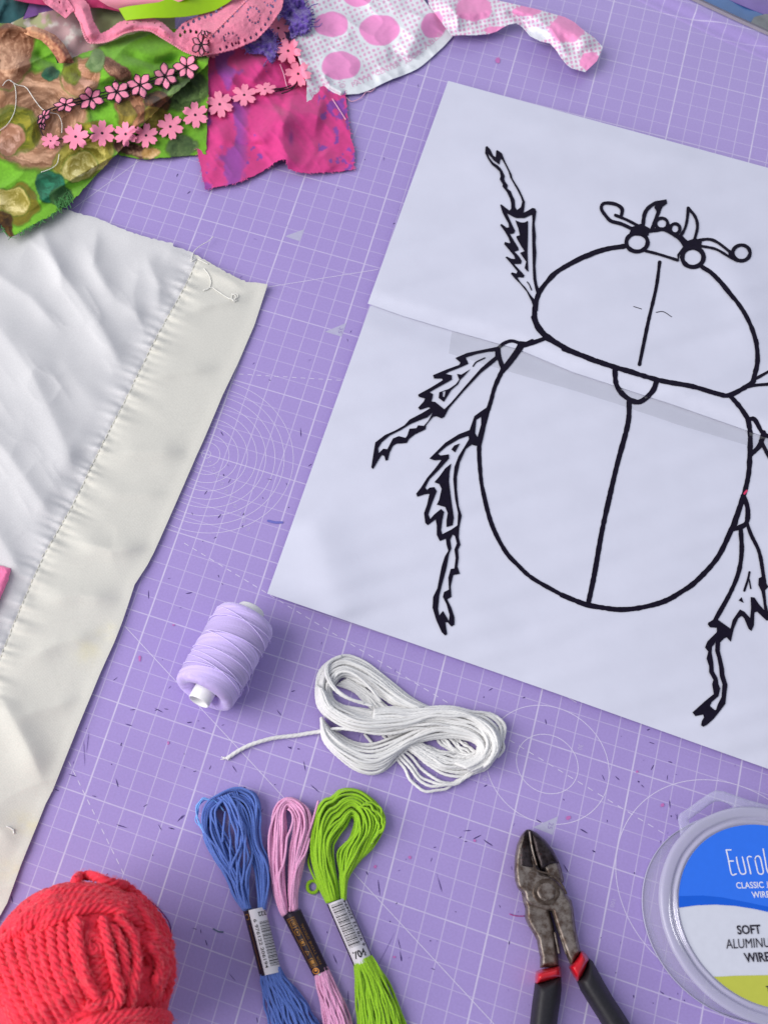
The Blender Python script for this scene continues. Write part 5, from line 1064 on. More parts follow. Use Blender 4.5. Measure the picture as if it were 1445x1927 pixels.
def zsk(lo, hi, L=1.0):
    return lambda s, t: lo+(hi-lo)*np.sin(np.pi*np.clip(s*0.9+0.05, 0, 1))**0.7+0*t
blue = thing('blue_floss_skein', 'skein of blue embroidery floss with a black and white label reading 322', 'embroidery floss', 'embroidery floss skeins in a row')
o_b = B6([(860, 1400), (885, 1250), (900, 1050), (880, 850), (800, 700), (775, 520), (792, 400), (785, 250), (740, 140), (660, 98), (580, 92), (480, 120), (380, 165), (290, 210), (225, 300), (190, 400), (175, 520), (215, 670), (300, 830), (400, 960), (470, 1100), (510, 1230), (580, 1340), (630, 1410)])
i_b = B6([(790, 1400), (780, 1250), (765, 1050), (740, 850), (700, 700), (660, 520), (640, 400), (600, 310), (540, 250), (470, 220), (400, 230), (340, 270), (300, 330), (290, 380), (310, 440), (350, 500), (400, 580), (460, 680), (520, 820), (580, 960), (630, 1100), (660, 1230), (690, 1340), (700, 1400)])
pb = bundle(o_b, i_b, 24, zsk(0.1, 0.35), wob=3.0, zj=0.10, seed=11, M=100)+bundle(o_b, i_b, 23, zsk(0.3, 0.62), wob=3.6, zj=0.14, seed=12, M=100)
pb += bundle(B6([(300, 195), (380, 240), (450, 340), (500, 470), (520, 620), (505, 820), (480, 980), (490, 1130), (540, 1260), (620, 1390)]), B6([(560, 100), (600, 200), (625, 330), (660, 480), (705, 640), (720, 800), (690, 980), (680, 1130), (690, 1260), (710, 1390)]), 11, zsk(0.55, 0.85), wob=3.2, zj=0.16, seed=13, M=80)
pb += [path3(B6([(430, 330), (415, 460), (405, 560), (400, 660)]), [0.7, 0.85, 0.8, 0.7])]
fb = tubes('floss_strands', pb, 0.055, m_fblue, blue, seg=10, lobes=3, depth=0.2, twist=11)
tubes('frayed_loop', bundle(B6([(420, 330), (320, 230), (230, 185), (170, 190), (118, 280), (108, 380), (140, 470), (200, 570)]), B6([(400, 300), (310, 205), (240, 200), (180, 215), (135, 290), (130, 380), (155, 450), (215, 540)]), 6, zsk(0.3, 0.6), wob=1.6, seed=14, M=60), 0.028, m_flb, blue, seg=6)
QB = B3([(388, 838), (522, 808), (624, 1210), (490, 1240)])
tubes('lower_strands', bundle(B3([(492, 1200), (498, 1300), (515, 1400), (545, 1534), (580, 1700)]), B3([(612, 1180), (660, 1260), (740, 1340), (820, 1450), (880, 1560), (940, 1700)]), 17, zsk(0.12, 0.45), wob=1.4, seed=15, M=50)+
      bundle(B3([(492, 1200), (505, 1300), (530, 1400), (570, 1534), (610, 1700)]), B3([(612, 1180), (650, 1260), (720, 1340), (790, 1450), (845, 1560), (900, 1700)]), 16, zsk(0.4, 0.75), wob=1.6, seed=16, M=50), 0.060, m_fblue, blue, seg=10, lobes=3, depth=0.2, twist=11)
bl = band('label_band', QB, 0.80, m_band_b, blue); band('white_panel', QB, 0.80, m_band_w, bl, 0.24, 1.0, 0.006)
V_, F_ = rects([(0.58, t, 0.99, t+w) for t, w in [(0.205, .006), (0.222, .012), (0.245, .004), (0.265, .012), (0.290, .005), (0.31, .012), (0.335, .006), (0.35, .014), (0.375, .004), (0.395, .010), (0.415, .014), (0.44, .005), (0.46, .012), (0.48, .004), (0.50, .012), (0.525, .006), (0.545, .014), (0.57, .005), (0.59, .012), (0.61, .005), (0.635, .014), (0.66, .006), (0.68, .012), (0.705, .005), (0.725, .014), (0.75, .012), (0.775, .005), (0.795, .018), (0.825, .005), (0.84, .012), (0.865, .005), (0.88, .006)]])
bdecal('barcode', V_, F_, QB, 0.80, m_bk, bl, 0.02)
btext('322', QB, 0.80, m_bk, bl, 0.62, 0.055, 0.98, 0.125, 'flip', 0.02, 0.02); btext('6 976122 206194', QB, 0.80, m_bk, bl, 0.34, 0.15, 0.49, 0.90, 'down', 0.01, 0.02)
V_, F_ = rects([(0.10, 0.22, 0.115, 0.9)]); bdecal('gold_line', V_, F_, QB, 0.80, m_gold, bl, 0.012)
btext('C', QB, 0.80, m_gold, bl, 0.05, 0.05, 0.2, 0.14, 'flip', 0.0, 0.012)

pink = thing('pink_floss_skein', 'skein of pale pink embroidery floss with a black label printed in gold', 'embroidery floss', 'embroidery floss skeins in a row')
o_p = B6([(1210, 1400), (1205, 1250), (1225, 1100), (1260, 900), (1310, 700), (1365, 500), (1365, 380), (1335, 285), (1270, 220), (1180, 178), (1090, 178), (1010, 230), (955, 330), (925, 480), (910, 680), (912, 850), (930, 1050), (965, 1230), (1010, 1380), (1055, 1470)])
i_p = B6([(1140, 1420), (1120, 1260), (1115, 1100), (1120, 900), (1140, 720), (1165, 560), (1180, 450), (1165, 350), (1140, 290), (1115, 265), (1090, 265), (1070, 300), (1065, 370), (1075, 450), (1085, 540), (1080, 680), (1070, 850), (1070, 1050), (1085, 1250), (1110, 1430)])
pp = bundle(o_p, i_p, 15, zsk(0.1, 0.3), wob=1.8, zj=0.08, seed=21, M=100)+bundle(o_p, i_p, 15, zsk(0.3, 0.62), wob=2.4, zj=0.12, seed=22, M=100)
pp += [path3(B6([(1440, 215), (1410, 320), (1370, 460), (1320, 600), (1270, 760), (1210, 920), (1175, 1100), (1160, 1300), (1160, 1410)]), [0.3, 0.5, 0.6, 0.6, 0.65, 0.75, 0.75, 0.7, 0.6]), path3(B6([(1110, 300), (1150, 340), (1165, 420), (1140, 520), (1100, 620), (1085, 760), (1060, 900), (1020, 1000), (1020, 1150), (1080, 1400)]), [0.6, 0.7, 0.75, 0.8, 0.8, 0.8, 0.8, 0.75, 0.7, 0.6]),
       path3(B6([(1345, 620), (1300, 780), (1230, 900), (1190, 1000), (1150, 1150), (1140, 1300), (1130, 1420)]), [0.5, 0.6, 0.7, 0.75, 0.75, 0.7, 0.6])]
tubes('floss_strands', pp, 0.055, m_fpink, pink, seg=10, lobes=3, depth=0.2, twist=11)
QP = B3([(632, 872), (742, 824), (916, 1195), (820, 1238)])
tubes('lower_strands', bundle(B3([(826, 1200), (840, 1300), (860, 1400), (880, 1534), (900, 1700)]), B3([(905, 1180), (950, 1270), (1000, 1370), (1050, 1500), (1110, 1680)]), 13, zsk(0.12, 0.4), wob=1.2, seed=25, M=50)+bundle(B3([(830, 1200), (850, 1300), (875, 1400), (900, 1534), (925, 1700)]), B3([(900, 1180), (940, 1270), (985, 1370), (1030, 1500), (1085, 1680)]), 12, zsk(0.35, 0.7), wob=1.4, seed=26, M=50), 0.060, m_fpink, pink, seg=10, lobes=3, depth=0.2, twist=11)
bp_ = band('label_band', QP, 0.72, m_band_b, pink)
R_ = frame_rect(0.12, 0.06, 0.52, 0.88, 0.025, 0.008)+frame_rect(0.18, 0.09, 0.45, 0.22, 0.03, 0.01)+frame_rect(0.20, 0.42, 0.42, 0.52, 0.03, 0.01)+frame_rect(0.19, 0.74, 0.45, 0.86, 0.03, 0.01)+[(0.28, 0.12, 0.31, 0.19), (0.36, 0.12, 0.39, 0.19), (0.28, 0.15, 0.39, 0.16), (0.23, 0.77, 0.41, 0.83), (0.24, 0.45, 0.38, 0.49)]
V_, F_ = rects(R_); bdecal('gold_symbols', V_, F_, QP, 0.72, m_gold, bp_, 0.012)
def bring(cs, ct, rs, rt, w, q, hb, m, par, fill=False):
    a = np.linspace(0, 2*np.pi, 20, endpoint=False); o_ = np.stack([cs+rs*np.cos(a), ct+rt*np.sin(a)], -1); i_ = np.stack([cs+rs*w*np.cos(a), ct+rt*w*np.sin(a)], -1)
    n = 20; return bdecal('gold_ring', np.vstack([o_, i_]), [(i, (i+1) % n, n+(i+1) % n, n+i) for i in range(n)], q, hb, m, par, 0.013)
bring(0.32, 0.30, 0.15, 0.055, 0.8, QP, 0.72, m_gold, bp_); bring(0.32, 0.30, 0.05, 0.02, 0.3, QP, 0.72, m_gold, bp_)
m_gold2 = mat('bright_gold_print', lin(226, 150, 60), 0.45, metal=0.2); bring(0.27, 0.945, 0.19, 0.048, 0.78, QP, 0.72, m_gold2, bp_); bring(0.27, 0.935, 0.08, 0.018, 0.2, QP, 0.72, m_gold2, bp_)
a_ = [(0.22, 0.60), (0.44, 0.64), (0.24, 0.69)]
V_ = np.array(a_+[(0.26, 0.618), (0.39, 0.642), (0.27, 0.672)]); bdecal('gold_triangle', V_, [(0, 1, 4, 3), (1, 2, 5, 4), (2, 0, 3, 5)], QP, 0.72, m_gold, bp_, 0.013)
btext('FOR TYCHE SPECIAL', QP, 0.72, m_gold, bp_, 0.64, 0.20, 0.77, 0.88, 'up', 0.0, 0.012)
V_, F_ = rects([(0.30, 0.985, 0.72, 1.03)]); bdecal('white_slip', V_, F_, QP, 0.66, m_band_w, bp_, -0.02)

green = thing('lime_floss_skein', 'skein of lime green embroidery floss with an open loop and white label reading 704', 'embroidery floss', 'embroidery floss skeins in a row')
o_g = G6([(592, 1470), (600, 1300), (620, 1190), (690, 1070), (800, 950), (920, 840), (1030, 670), (1085, 530), (1075, 400), (1000, 270), (900, 180), (770, 110), (640, 92), (520, 110), (420, 190), (320, 225), (235, 370), (200, 560), (178, 760), (180, 960), (220, 1150), (280, 1330), (360, 1510)])
i_g = G6([(545, 1470), (535, 1300), (515, 1150), (490, 1000), (500, 880), (580, 780), (660, 680), (710, 560), (715, 490), (690, 450), (655, 440), (630, 480), (590, 560), (530, 640), (470, 720), (430, 790), (420, 860), (425, 940), (440, 1020), (460, 1120), (480, 1220), (495, 1340), (510, 1470)])
pg = bundle(o_g, i_g, 22, zsk(0.1, 0.32), wob=1.8, zj=0.08, seed=31, M=110)+bundle(o_g, i_g, 22, zsk(0.3, 0.66), wob=2.4, zj=0.12, seed=32, M=110)
pg += bundle(G6([(860, 260), (960, 260), (1060, 340), (1092, 470), (1060, 570), (980, 640)]), G6([(740, 330), (850, 360), (930, 460), (975, 600), (960, 700), (900, 800)]), 3, zsk(0.6, 0.8), wob=2, seed=33, M=50)
pg += [path3(G6([(150, 900), (135, 1010), (180, 1140), (250, 1280), (330, 1440)]), [0.15, 0.2, 0.3, 0.4, 0.4])]
tubes('floss_strands', pg, 0.057, m_fgreen, green, seg=10, lobes=3, depth=0.2, twist=11)
t_ = np.linspace(0, 2*np.pi, 40); tubes('small_ring', [at(*(G6(np.stack([188+66*np.cos(t_), 1306+74*np.sin(t_)], -1)).T), 0.12+0*t_)], 0.085, m_fgreen, green, seg=8, lobes=2, depth=0.1, twist=9)
QG = B3([(903, 795), (1022, 750), (1192, 1135), (1070, 1180)])
tubes('lower_strands', bundle(B3([(1072, 1150), (1078, 1260), (1082, 1400), (1088, 1534), (1092, 1700)]), B3([(1182, 1110), (1240, 1200), (1310, 1310), (1360, 1430), (1405, 1560), (1450, 1720)]), 17, zsk(0.12, 0.5), wob=1.0, seed=35, M=60)+bundle(B3([(1074, 1150), (1088, 1260), (1100, 1400), (1108, 1534), (1115, 1700)]), B3([(1178, 1110), (1230, 1200), (1290, 1310), (1338, 1430), (1378, 1560), (1420, 1720)]), 16, zsk(0.45, 0.85), wob=1.3, seed=36, M=60), 0.062, m_fgreen, green, seg=10, lobes=3, depth=0.2, twist=11)
bg_ = band('label_band', QG, 0.80, m_band_b, green, ns=26); band('white_panel', QG, 0.80, m_band_w, bg_, 0.07, 1.0, 0.006)
V_, F_ = rects([(0.16, t, 0.74, t+w) for t, w in [(0.035, .005), (0.05, .004), (0.065, .018), (0.095, .004), (0.11, .010), (0.13, .004), (0.145, .018), (0.175, .006), (0.19, .004), (0.21, .006), (0.225, .016), (0.255, .005), (0.27, .010), (0.29, .005), (0.305, .016), (0.33, .010), (0.35, .005), (0.37, .016), (0.40, .005), (0.415, .010), (0.435, .005), (0.45, .016), (0.48, .010), (0.50, .005), (0.52, .016), (0.55, .005), (0.565, .010), (0.585, .006), (0.60, .016), (0.63, .010), (0.655, .005), (0.67, .018), (0.70, .006), (0.72, .004)]])
bdecal('barcode', V_, F_, QG, 0.80, m_bk, bg_, 0.02)
btext('704', QG, 0.80, m_bk, bg_, 0.20, 0.79, 0.80, 0.91, 'x', 0.03, 0.02); btext('6 978132 320494', QG, 0.80, m_bk, bg_, 0.79, 0.03, 0.93, 0.76, 'up', 0.01, 0.02)

# ================================================================== RED YARN BALL
def proj(P):
    d = (np.asarray(P, float)-CC)@CR; return np.stack([PW/2+CX+CF*d[..., 0]/-d[..., 2], PH/2+CY-CF*d[..., 1]/-d[..., 2]], -1)
YR = 4.0; YC = at(150, 1836, 3.75)
_pc = proj(YC); _s = np.linalg.norm(proj(YC+CR[:, 0])-_pc); YR = 178/_s
YC = at(150, 1836, YR*0.94)
def onball(p, off):
    p = np.asarray(p, float); d = ray(p[:, 0], p[:, 1]); d /= np.linalg.norm(d, axis=1)[:, None]
    o_ = CC-YC; b = d@o_; r = YR+np.asarray(off); c = (o_**2).sum()-r**2; disc = b*b-c
    t = -b-np.sqrt(np.maximum(disc, 0)); P = CC+d*t[:, None]; v = P-YC; v /= np.linalg.norm(v, axis=1)[:, None]
    return YC+v*(np.ones(len(p))*r)[:, None]
m_yarn = mat('coral_yarn', lin(236, 54, 76), 0.8, spec=0.2, noise=0.12, nscale=500, bump=0.6, bscale=1600, bdist=0.0004, sheen=0.12)
yarn = thing('yarn_ball', 'big fluffy ball of coral red yarn in the near left corner', 'yarn ball')
YY = lambda p: cr(0, 1620, 4.014, p)
a = np.linspace(0, np.pi, 26); b_ = np.linspace(0, 2*np.pi, 48, endpoint=False)
V = [(YC[0]+(YR-0.38)*math.sin(i)*math.cos(j), YC[1]+(YR-0.38)*math.sin(i)*math.sin(j), YC[2]+(YR-0.38)*math.cos(i)) for i in a for j in b_]
F = [(i*48+j, (i+1)*48+j, (i+1)*48+(j+1) % 48, i*48+(j+1) % 48) for i in range(25) for j in range(48)]
mesh('core', V, F, m_yarn, yarn)
ry = np.random.default_rng(4); fl = []
for i in range(64):
    n = ry.normal(0, 1, 3); n[2] *= 0.5; n /= np.linalg.norm(n); e1 = np.cross(n, (0.3, 0.2, 1)); e1 /= np.linalg.norm(e1); e2 = np.cross(n, e1); t = np.linspace(0, 2*np.pi, 170)
    off = ry.uniform(-0.2, 0.2)*YR; rr = math.sqrt(max(0.1, (YR-0.28)**2-off**2)); w = YC+n*off+(rr*np.cos(t))[:, None]*e1+(rr*np.sin(t))[:, None]*e2; fl.append(w)
ys = []
def ystr(pts, off, step=1.1):
    P = spline(YY(pts), step=step); o_ = np.interp(np.linspace(0, 1, len(P)), np.linspace(0, 1, len(np.atleast_1d(off))), np.atleast_1d(off)) if np.ndim(off) else np.full(len(P), float(off))
    ys.append(onball(P, o_))
def ygroup(A, B, n, off, jit_=4, seed=0, keep=None):
    r = np.random.default_rng(seed); A = spline(A, n=30); B = spline(B, n=30)
    for i in range(n):
        s = (i+0.5)/n; P = A*(1-s)+B*s+np.cumsum(r.normal(0, jit_*0.35, (30, 2)), 0); o_ = np.array([-0.25]+[off+r.normal(0, 0.05) for _ in range(4)]+[-0.25])
        ystr(P[::3], o_)
ygroup([(-60, 620), (-30, 760), (40, 900), (120, 1080), (240, 1260), (330, 1380)], [(600, 430), (585, 560), (600, 720), (640, 860), (690, 980), (740, 1060)], 8, 0.05, seed=1)
ygroup([(-160, 800), (-100, 950), (0, 1100), (120, 1260), (240, 1400)], [(-60, 660), (-20, 800), (60, 960), (150, 1120), (270, 1290)], 3, -0.02, seed=2)
ystr([(775, 440), (800, 560), (830, 680), (860, 800), (890, 920), (905, 1020), (870, 1090), (820, 1110)], [0.0, 0.14, 0.16, 0.16, 0.14, 0.1])
ystr([(850, 500), (900, 590), (930, 680), (945, 780), (950, 880), (940, 930)], [0.0, 0.1, 0.1, 0.06, -0.1]); ystr([(880, 430), (970, 520), (1020, 640), (1035, 780), (1015, 920), (990, 1040), (975, 1090)], [0.0, 0.1, 0.14, 0.12, 0.1, -0.1])
ystr([(655, 1080), (700, 1090), (760, 1070), (820, 1040), (850, 1000)], [0.1, 0.1, 0.05, 0.0]); ystr([(590, 440), (590, 560), (610, 700), (640, 840), (690, 950), (740, 1030)], [0.05, 0.18, 0.2, 0.18, 0.1])
for k in range(5): ystr([(640, 720+k*66), (700, 700+k*66), (760, 700+k*66), (850, 690+k*66)], [-0.3, -0.16, -0.16, -0.3])
ystr([(640, 640), (680, 580), (740, 590), (760, 650), (720, 690), (680, 670), (700, 630)], [-0.2, -0.1, -0.05, -0.05])
ygroup([(230, 580), (330, 520), (470, 440), (620, 385), (780, 360), (920, 390), (1050, 470), (1110, 580)], [(230, 340), (320, 270), (450, 215), (600, 180), (760, 190), (900, 240), (1020, 330), (1130, 470)], 7, 0.10, seed=3, jit_=6)
ygroup([(90, 600), (150, 480), (260, 380), (420, 300), (560, 280)], [(200, 560), (240, 470), (330, 400), (450, 350), (580, 330)], 3, 0.16, seed=5)
ystr([(570, 150), (620, 105), (700, 115), (790, 150), (880, 170), (960, 190), (1060, 250), (1150, 330), (1210, 430), (1250, 540), (1290, 640)], [0.05, 0.22, 0.25, 0.15, 0.1, 0.1, 0.05])
ygroup([(900, 170), (1040, 250), (1140, 350), (1210, 470), (1270, 620), (1310, 760), (1305, 900), (1260, 1010), (1180, 1080)], [(930, 260), (1020, 360), (1100, 480), (1150, 600), (1190, 740), (1190, 860), (1160, 960), (1110, 1040), (1060, 1090)], 3, 0.04, seed=6, jit_=5)
ygroup([(1080, 560), (1180, 560), (1270, 620), (1310, 720), (1320, 830), (1300, 940)], [(1060, 640), (1140, 680), (1180, 760), (1180, 860), (1150, 960), (1120, 1020)], 3, 0.16, seed=7, jit_=4)
ygroup([(560, 1300), (640, 1220), (780, 1160), (950, 1130), (1130, 1120), (1290, 1150), (1420, 1240)], [(640, 1420), (760, 1340), (900, 1300), (1060, 1280), (1220, 1290), (1360, 1340), (1440, 1420)], 4, 0.22, seed=8)
ystr([(110, 540), (60, 590), (20, 640), (10, 740), (50, 850)], [0.0, 0.05, 0.1, 0.05])
tubes('strands', ys, 0.208, m_yarn, yarn, seg=30, lobes=4, depth=0.33, twist=5.0)
tubes('inner_strands', fl, 0.19, m_yarn, yarn, seg=20, lobes=5, depth=0.34, twist=5.6)
fz = []                                                        # wool haze
for P in ys:
    for _ in range(int(len(P)*0.45)):
        i = ry.integers(2, len(P)-3); t = P[i+1]-P[i-1]; t /= np.linalg.norm(t)+1e-9; nrm = P[i]-YC; nrm /= np.linalg.norm(nrm); a0 = ry.normal(0, 0.7); sd = np.cross(t, nrm)
        q = P[i]+(nrm*math.cos(a0)+sd*math.sin(a0))*0.24; d = t*ry.choice([-1, 1])*ry.uniform(.12, .32)+(nrm*math.cos(a0)+sd*math.sin(a0))*ry.uniform(0.02, 0.12)
        fz.append(np.array([q, q+d*0.6, q+d+nrm*0.01]))
tubes('wool_fuzz', fz, 0.006, mat('coral_fuzz', lin(250, 120, 130), 0.9), yarn, seg=3, ends=False)
tubes('loose_hair', [path3(YY([(1120, 290), (1190, 350), (1250, 420), (1285, 480), (1292, 540), (1288, 580)]), 0.05, 2)], 0.03, mat('dark_purple_thread', lin(96, 30, 110), 0.7), yarn, seg=5)
tg = tag(tubes('magenta_thread', [path3(cr(920, 1540, 4.516, [(172, 812), (200, 822), (240, 830), (300, 830)]), 0.05, 2)], 0.022, mat('magenta_thread', lin(176, 60, 140), 0.7), None, seg=5), 'snippet of magenta thread on the mat touching the side cutters', 'thread')

# ================================================================== SIDE CUTTERS
def metal(name, c1, c2, c3, rough, thr=(0.45, 0.6), sc=260):
    m = bpy.data.materials.new(name); m.use_nodes = True; nt = m.node_tree; b = nt.nodes['Principled BSDF']; tc = N(nt, 'ShaderNodeTexCoord')
    n1 = N(nt, 'ShaderNodeTexNoise'); n1.inputs['Scale'].default_value = sc; n1.inputs['Detail'].default_value = 8; n1.inputs['Roughness'].default_value = 0.7
    n2 = N(nt, 'ShaderNodeTexNoise'); n2.inputs['Scale'].default_value = sc*4; n2.inputs['Detail'].default_value = 6; n2.inputs['Roughness'].default_value = 0.75
    for n in (n1, n2): nt.links.new(tc.outputs['Object'], n.inputs['Vector'])
    r1 = N(nt, 'ShaderNodeValToRGB'); e = r1.color_ramp.elements; e[0].position = thr[0]; e[0].color = (*c1, 1); e[1].position = thr[1]; e[1].color = (*c2, 1)
    r2 = N(nt, 'ShaderNodeValToRGB'); e = r2.color_ramp.elements; e[0].position = 0.60; e[0].color = (0, 0, 0, 1); e[1].position = 0.68; e[1].color = (1, 1, 1, 1)
    nt.links.new(n1.outputs['Fac'], r1.inputs['Fac']); nt.links.new(n2.outputs['Fac'], r2.inputs['Fac'])
    mx = N(nt, 'ShaderNodeMix', data_type='RGBA'); nt.links.new(r2.outputs['Color'], mx.inputs['Factor']); nt.links.new(r1.outputs['Color'], mx.inputs['A']); mx.inputs['B'].default_value = (*c3, 1)
    nt.links.new(mx.outputs['Result'], b.inputs['Base Color']); b.inputs['Metallic'].default_value = 0.72; b.inputs['Roughness'].default_value = rough
    bp = N(nt, 'ShaderNodeBump'); bp.inputs['Strength'].default_value = 0.5; bp.inputs['Distance'].default_value = 0.0002; nt.links.new(n2.outputs['Fac'], bp.inputs['Height']); nt.links.new(bp.outputs['Normal'], b.inputs['Normal'])
    return m
m_steel = metal('worn_steel', lin(92, 76, 68), lin(146, 136, 130), lin(44, 26, 18), 0.5, (0.40, 0.58))
m_jaw = metal('tarnished_blade', lin(28, 16, 16), lin(84, 76, 80), lin(70, 30, 18), 0.36, (0.42, 0.7), 180)
m_dark = metal('oily_steel', lin(76, 62, 54), lin(120, 108, 100), lin(74, 48, 28), 0.45, (0.4, 0.65), 240)
m_redp = mat('red_plastic', lin(190, 16, 34), 0.28, spec=0.5, noise=0.05, coat=0.3); m_grip = mat('black_rubber', lin(34, 32, 38), 0.55, spec=0.4, noise=0.2, nscale=800, bump=0.4, bscale=3000)
cut_ = thing('side_cutters', 'worn steel side cutters with black and red handles on the mat by the wire tub', 'pliers')
Q8 = lambda p: cr(920, 1540, 4.516, p)
lev2 = pillow('rear_lever', [Q8([(322, 94), (350, 96), (400, 120), (480, 190), (540, 265), (590, 360), (615, 430), (635, 520), (632, 545), (560, 560), (420, 600), (300, 640), (272, 620), (285, 700), (305, 760), (305, 850), (335, 920), (375, 980), (405, 1040), (415, 1100), (432, 1180), (432, 1270), (590, 1262), (585, 1150), (572, 1050), (555, 940), (535, 850), (522, 795), (540, 600), (450, 420), (380, 300)])], 0.08, 0.80, 8, 3.2, m_steel, cut_)
lev1 = pillow('front_lever', [Q8([(322, 94), (300, 108), (268, 150), (235, 225), (218, 320), (212, 430), (220, 530), (240, 590), (258, 612), (290, 640), (300, 700), (340, 740), (400, 770), (470, 790), (530, 796), (548, 860), (572, 940), (600, 1020), (630, 1100), (660, 1180), (690, 1250), (720, 1235), (778, 1135), (762, 1060), (740, 960), (725, 860), (716, 770), (700, 700), (672, 665), (655, 640), (640, 600), (600, 540), (545, 492), (440, 458), (420, 400), (370, 250)])], 0.28, 0.86, 6.5, 3.2, m_steel, cut_)
pillow('blade', [Q8([(322, 96), (300, 122), (275, 180), (258, 260), (250, 340), (256, 412), (330, 428), (400, 440), (436, 452), (408, 380), (376, 280), (356, 190), (345, 120)])], 1.0, 0.20, 10, 3, m_jaw, lev1, extra=lambda x, y: -0.10*np.exp(-(pdist(Q8([(330, 110), (350, 220), (370, 330), (390, 430)]), x, y)[0]/4.5)**2))
pillow('blade', [Q8([(330, 96), (352, 98), (400, 122), (478, 192), (536, 266), (584, 356), (590, 382), (520, 395), (470, 430), (438, 452), (410, 380), (378, 280), (358, 190), (347, 120)])], 0.80, 0.34, 12, 3, m_jaw, lev2)
tubes('cutting_edge', [path3(Q8([(342, 110), (352, 180), (366, 260), (384, 330), (404, 400)]), 1.22, 2)], 0.045, m_steel, lev1, seg=6)
cpx = Q8([(485, 625)])[0]
def disc(name, r, z0, h, m, par, bev=3): 
    t = np.linspace(0, 2*np.pi, 40, endpoint=False); return pillow(name, [np.stack([cpx[0]+r*np.cos(t), cpx[1]+r*0.98*np.sin(t)], -1)], z0, h, bev, 3, m, par)
disc('pivot_washer', 27, 1.11, 0.06, m_dark, cut_); disc('pivot_rivet', 18, 1.15, 0.07, m_steel, cut_, 2.0)
# joint gap and grip teeth
tubes('joint_edge', [path3(Q8([(262, 420), (330, 430), (400, 440), (440, 456), (500, 470), (556, 500), (606, 548), (640, 605), (655, 642)]), [0.9, 1.13, 1.15, 1.15, 1.12, 1.0], 2)], 0.05, m_dark, lev1, seg=6)
teeth = []
for k in range(17):
    t = k/16; p = Q8([(556+34*t, 975+165*t)])[0]; q = Q8([(612+46*t, 1000+150*t)])[0]
    teeth.append(at(np.array([p[0]-1.2, p[0]+2.2]), np.array([p[1], p[1]+0.4]), np.array([0.8, 0.78])))
    teeth.append(at(np.array([q[0]+1.0, q[0]-2.4]), np.array([q[1], q[1]-0.4]), np.array([1.0, 0.98])))
tubes('grip_teeth', teeth, 0.045, m_steel, cut_, seg=4)
g1 = pillow('handle_grip', [Q8([(388, 1398), (500, 1362), (612, 1330), (616, 1450), (604, 1560), (585, 1680), (570, 1800), (560, 1950), (330, 1950), (340, 1800), (352, 1680), (366, 1560), (378, 1480)])], 0.0, 1.35, 25, 4, m_grip, cut_, power=2.4)
pillow('red_collar', [Q8([(398, 1300), (440, 1282), (520, 1265), (590, 1250), (604, 1256), (612, 1290), (616, 1350), (560, 1368), (470, 1396), (392, 1420), (388, 1350)])], 0.0, 1.52, 12, 3, m_redp, cut_, power=2.2)
g2 = pillow('handle_grip', [Q8([(742, 1378), (780, 1330), (815, 1260), (842, 1184), (880, 1215), (920, 1290), (980, 1400), (1050, 1520), (1130, 1640), (1210, 1770), (1300, 1930), (1060, 1930), (980, 1790), (900, 1660), (830, 1550), (775, 1460)])], 0.0, 1.40, 25, 4, m_grip, cut_, power=2.4)
pillow('red_collar', [Q8([(692, 1238), (730, 1200), (775, 1128), (795, 1128), (825, 1155), (852, 1200), (826, 1276), (792, 1346), (752, 1396), (715, 1345), (690, 1300), (672, 1262)])], 0.0, 1.58, 11, 3, m_redp, cut_, power=2.2)

# ================================================================== WIRE TUB
def clear(name, tint, fac, rough, spec=0.5):
    m = bpy.data.materials.new(name); m.use_nodes = True; nt = m.node_tree; b = nt.nodes['Principled BSDF']; o_ = nt.nodes['Material Output']
    b.inputs['Base Color'].default_value = (*tint, 1); b.inputs['Roughness'].default_value = rough; b.inputs['Specular IOR Level'].default_value = spec
    t = N(nt, 'ShaderNodeBsdfTransparent'); t.inputs[0].default_value = (0.97, 0.97, 1, 1); x = N(nt, 'ShaderNodeMixShader')
    lw = N(nt, 'ShaderNodeLayerWeight'); lw.inputs['Blend'].default_value = 0.35; mr = N(nt, 'ShaderNodeMapRange'); mr.inputs['To Min'].default_value = fac; mr.inputs['To Max'].default_value = min(1, fac+0.55)
    nt.links.new(lw.outputs['Facing'], mr.inputs['Value']); nt.links.new(mr.outputs[0], x.inputs[0]); nt.links.new(t.outputs[0], x.inputs[1]); nt.links.new(b.outputs[0], x.inputs[2]); nt.links.new(x.outputs[0], o_.inputs['Surface'])
    return m
m_clear = clear('clear_plastic', lin(206, 206, 226), 0.10, 0.12); m_frost = clear('frosted_plastic', lin(180, 178, 202), 0.76, 0.3)
TC = np.array([31.12, -15.28, 0.0]); TF = (TC, np.array([0, 0, 1.0]), np.array([1.0, 0, 0]), np.array([0, 1.0, 0]))
tub = thing('wire_tub', 'round clear plastic tub of aluminium wire with blue, white and lime label on top', 'tub')
lathe('tub_wall', [(0.05, 4.35), (0.04, 4.6), (0.10, 4.68), (0.18, 4.66), (0.30, 4.64), (1.70, 4.80), (1.86, 4.86), (1.95, 4.86)], TF, m_clear, tub, seg=140)
lathe('lid_rim', [(1.84, 4.88), (1.95, 4.90), (2.03, 4.84), (2.05, 4.76), (2.05, 4.62), (2.04, 4.50), (2.03, 4.44), (1.96, 4.40), (1.93, 4.34), (1.98, 4.26), (2.03, 4.22), (2.03, 4.16), (1.97, 4.10), (1.93, 4.06)], TF, m_frost, tub, seg=140, jit=lambda x, t: 0.012*vn(t*9, x*5, 1.0, 3))
lathe('foot_bead', [(0.03, 4.62), (0.05, 4.70), (0.11, 4.72), (0.15, 4.69)], TF, m_frost, tub, seg=140)
m_wire = mat('aluminium_wire', (0.82, 0.82, 0.84), 0.25, metal=1.0, noise=0.05)
wc = []
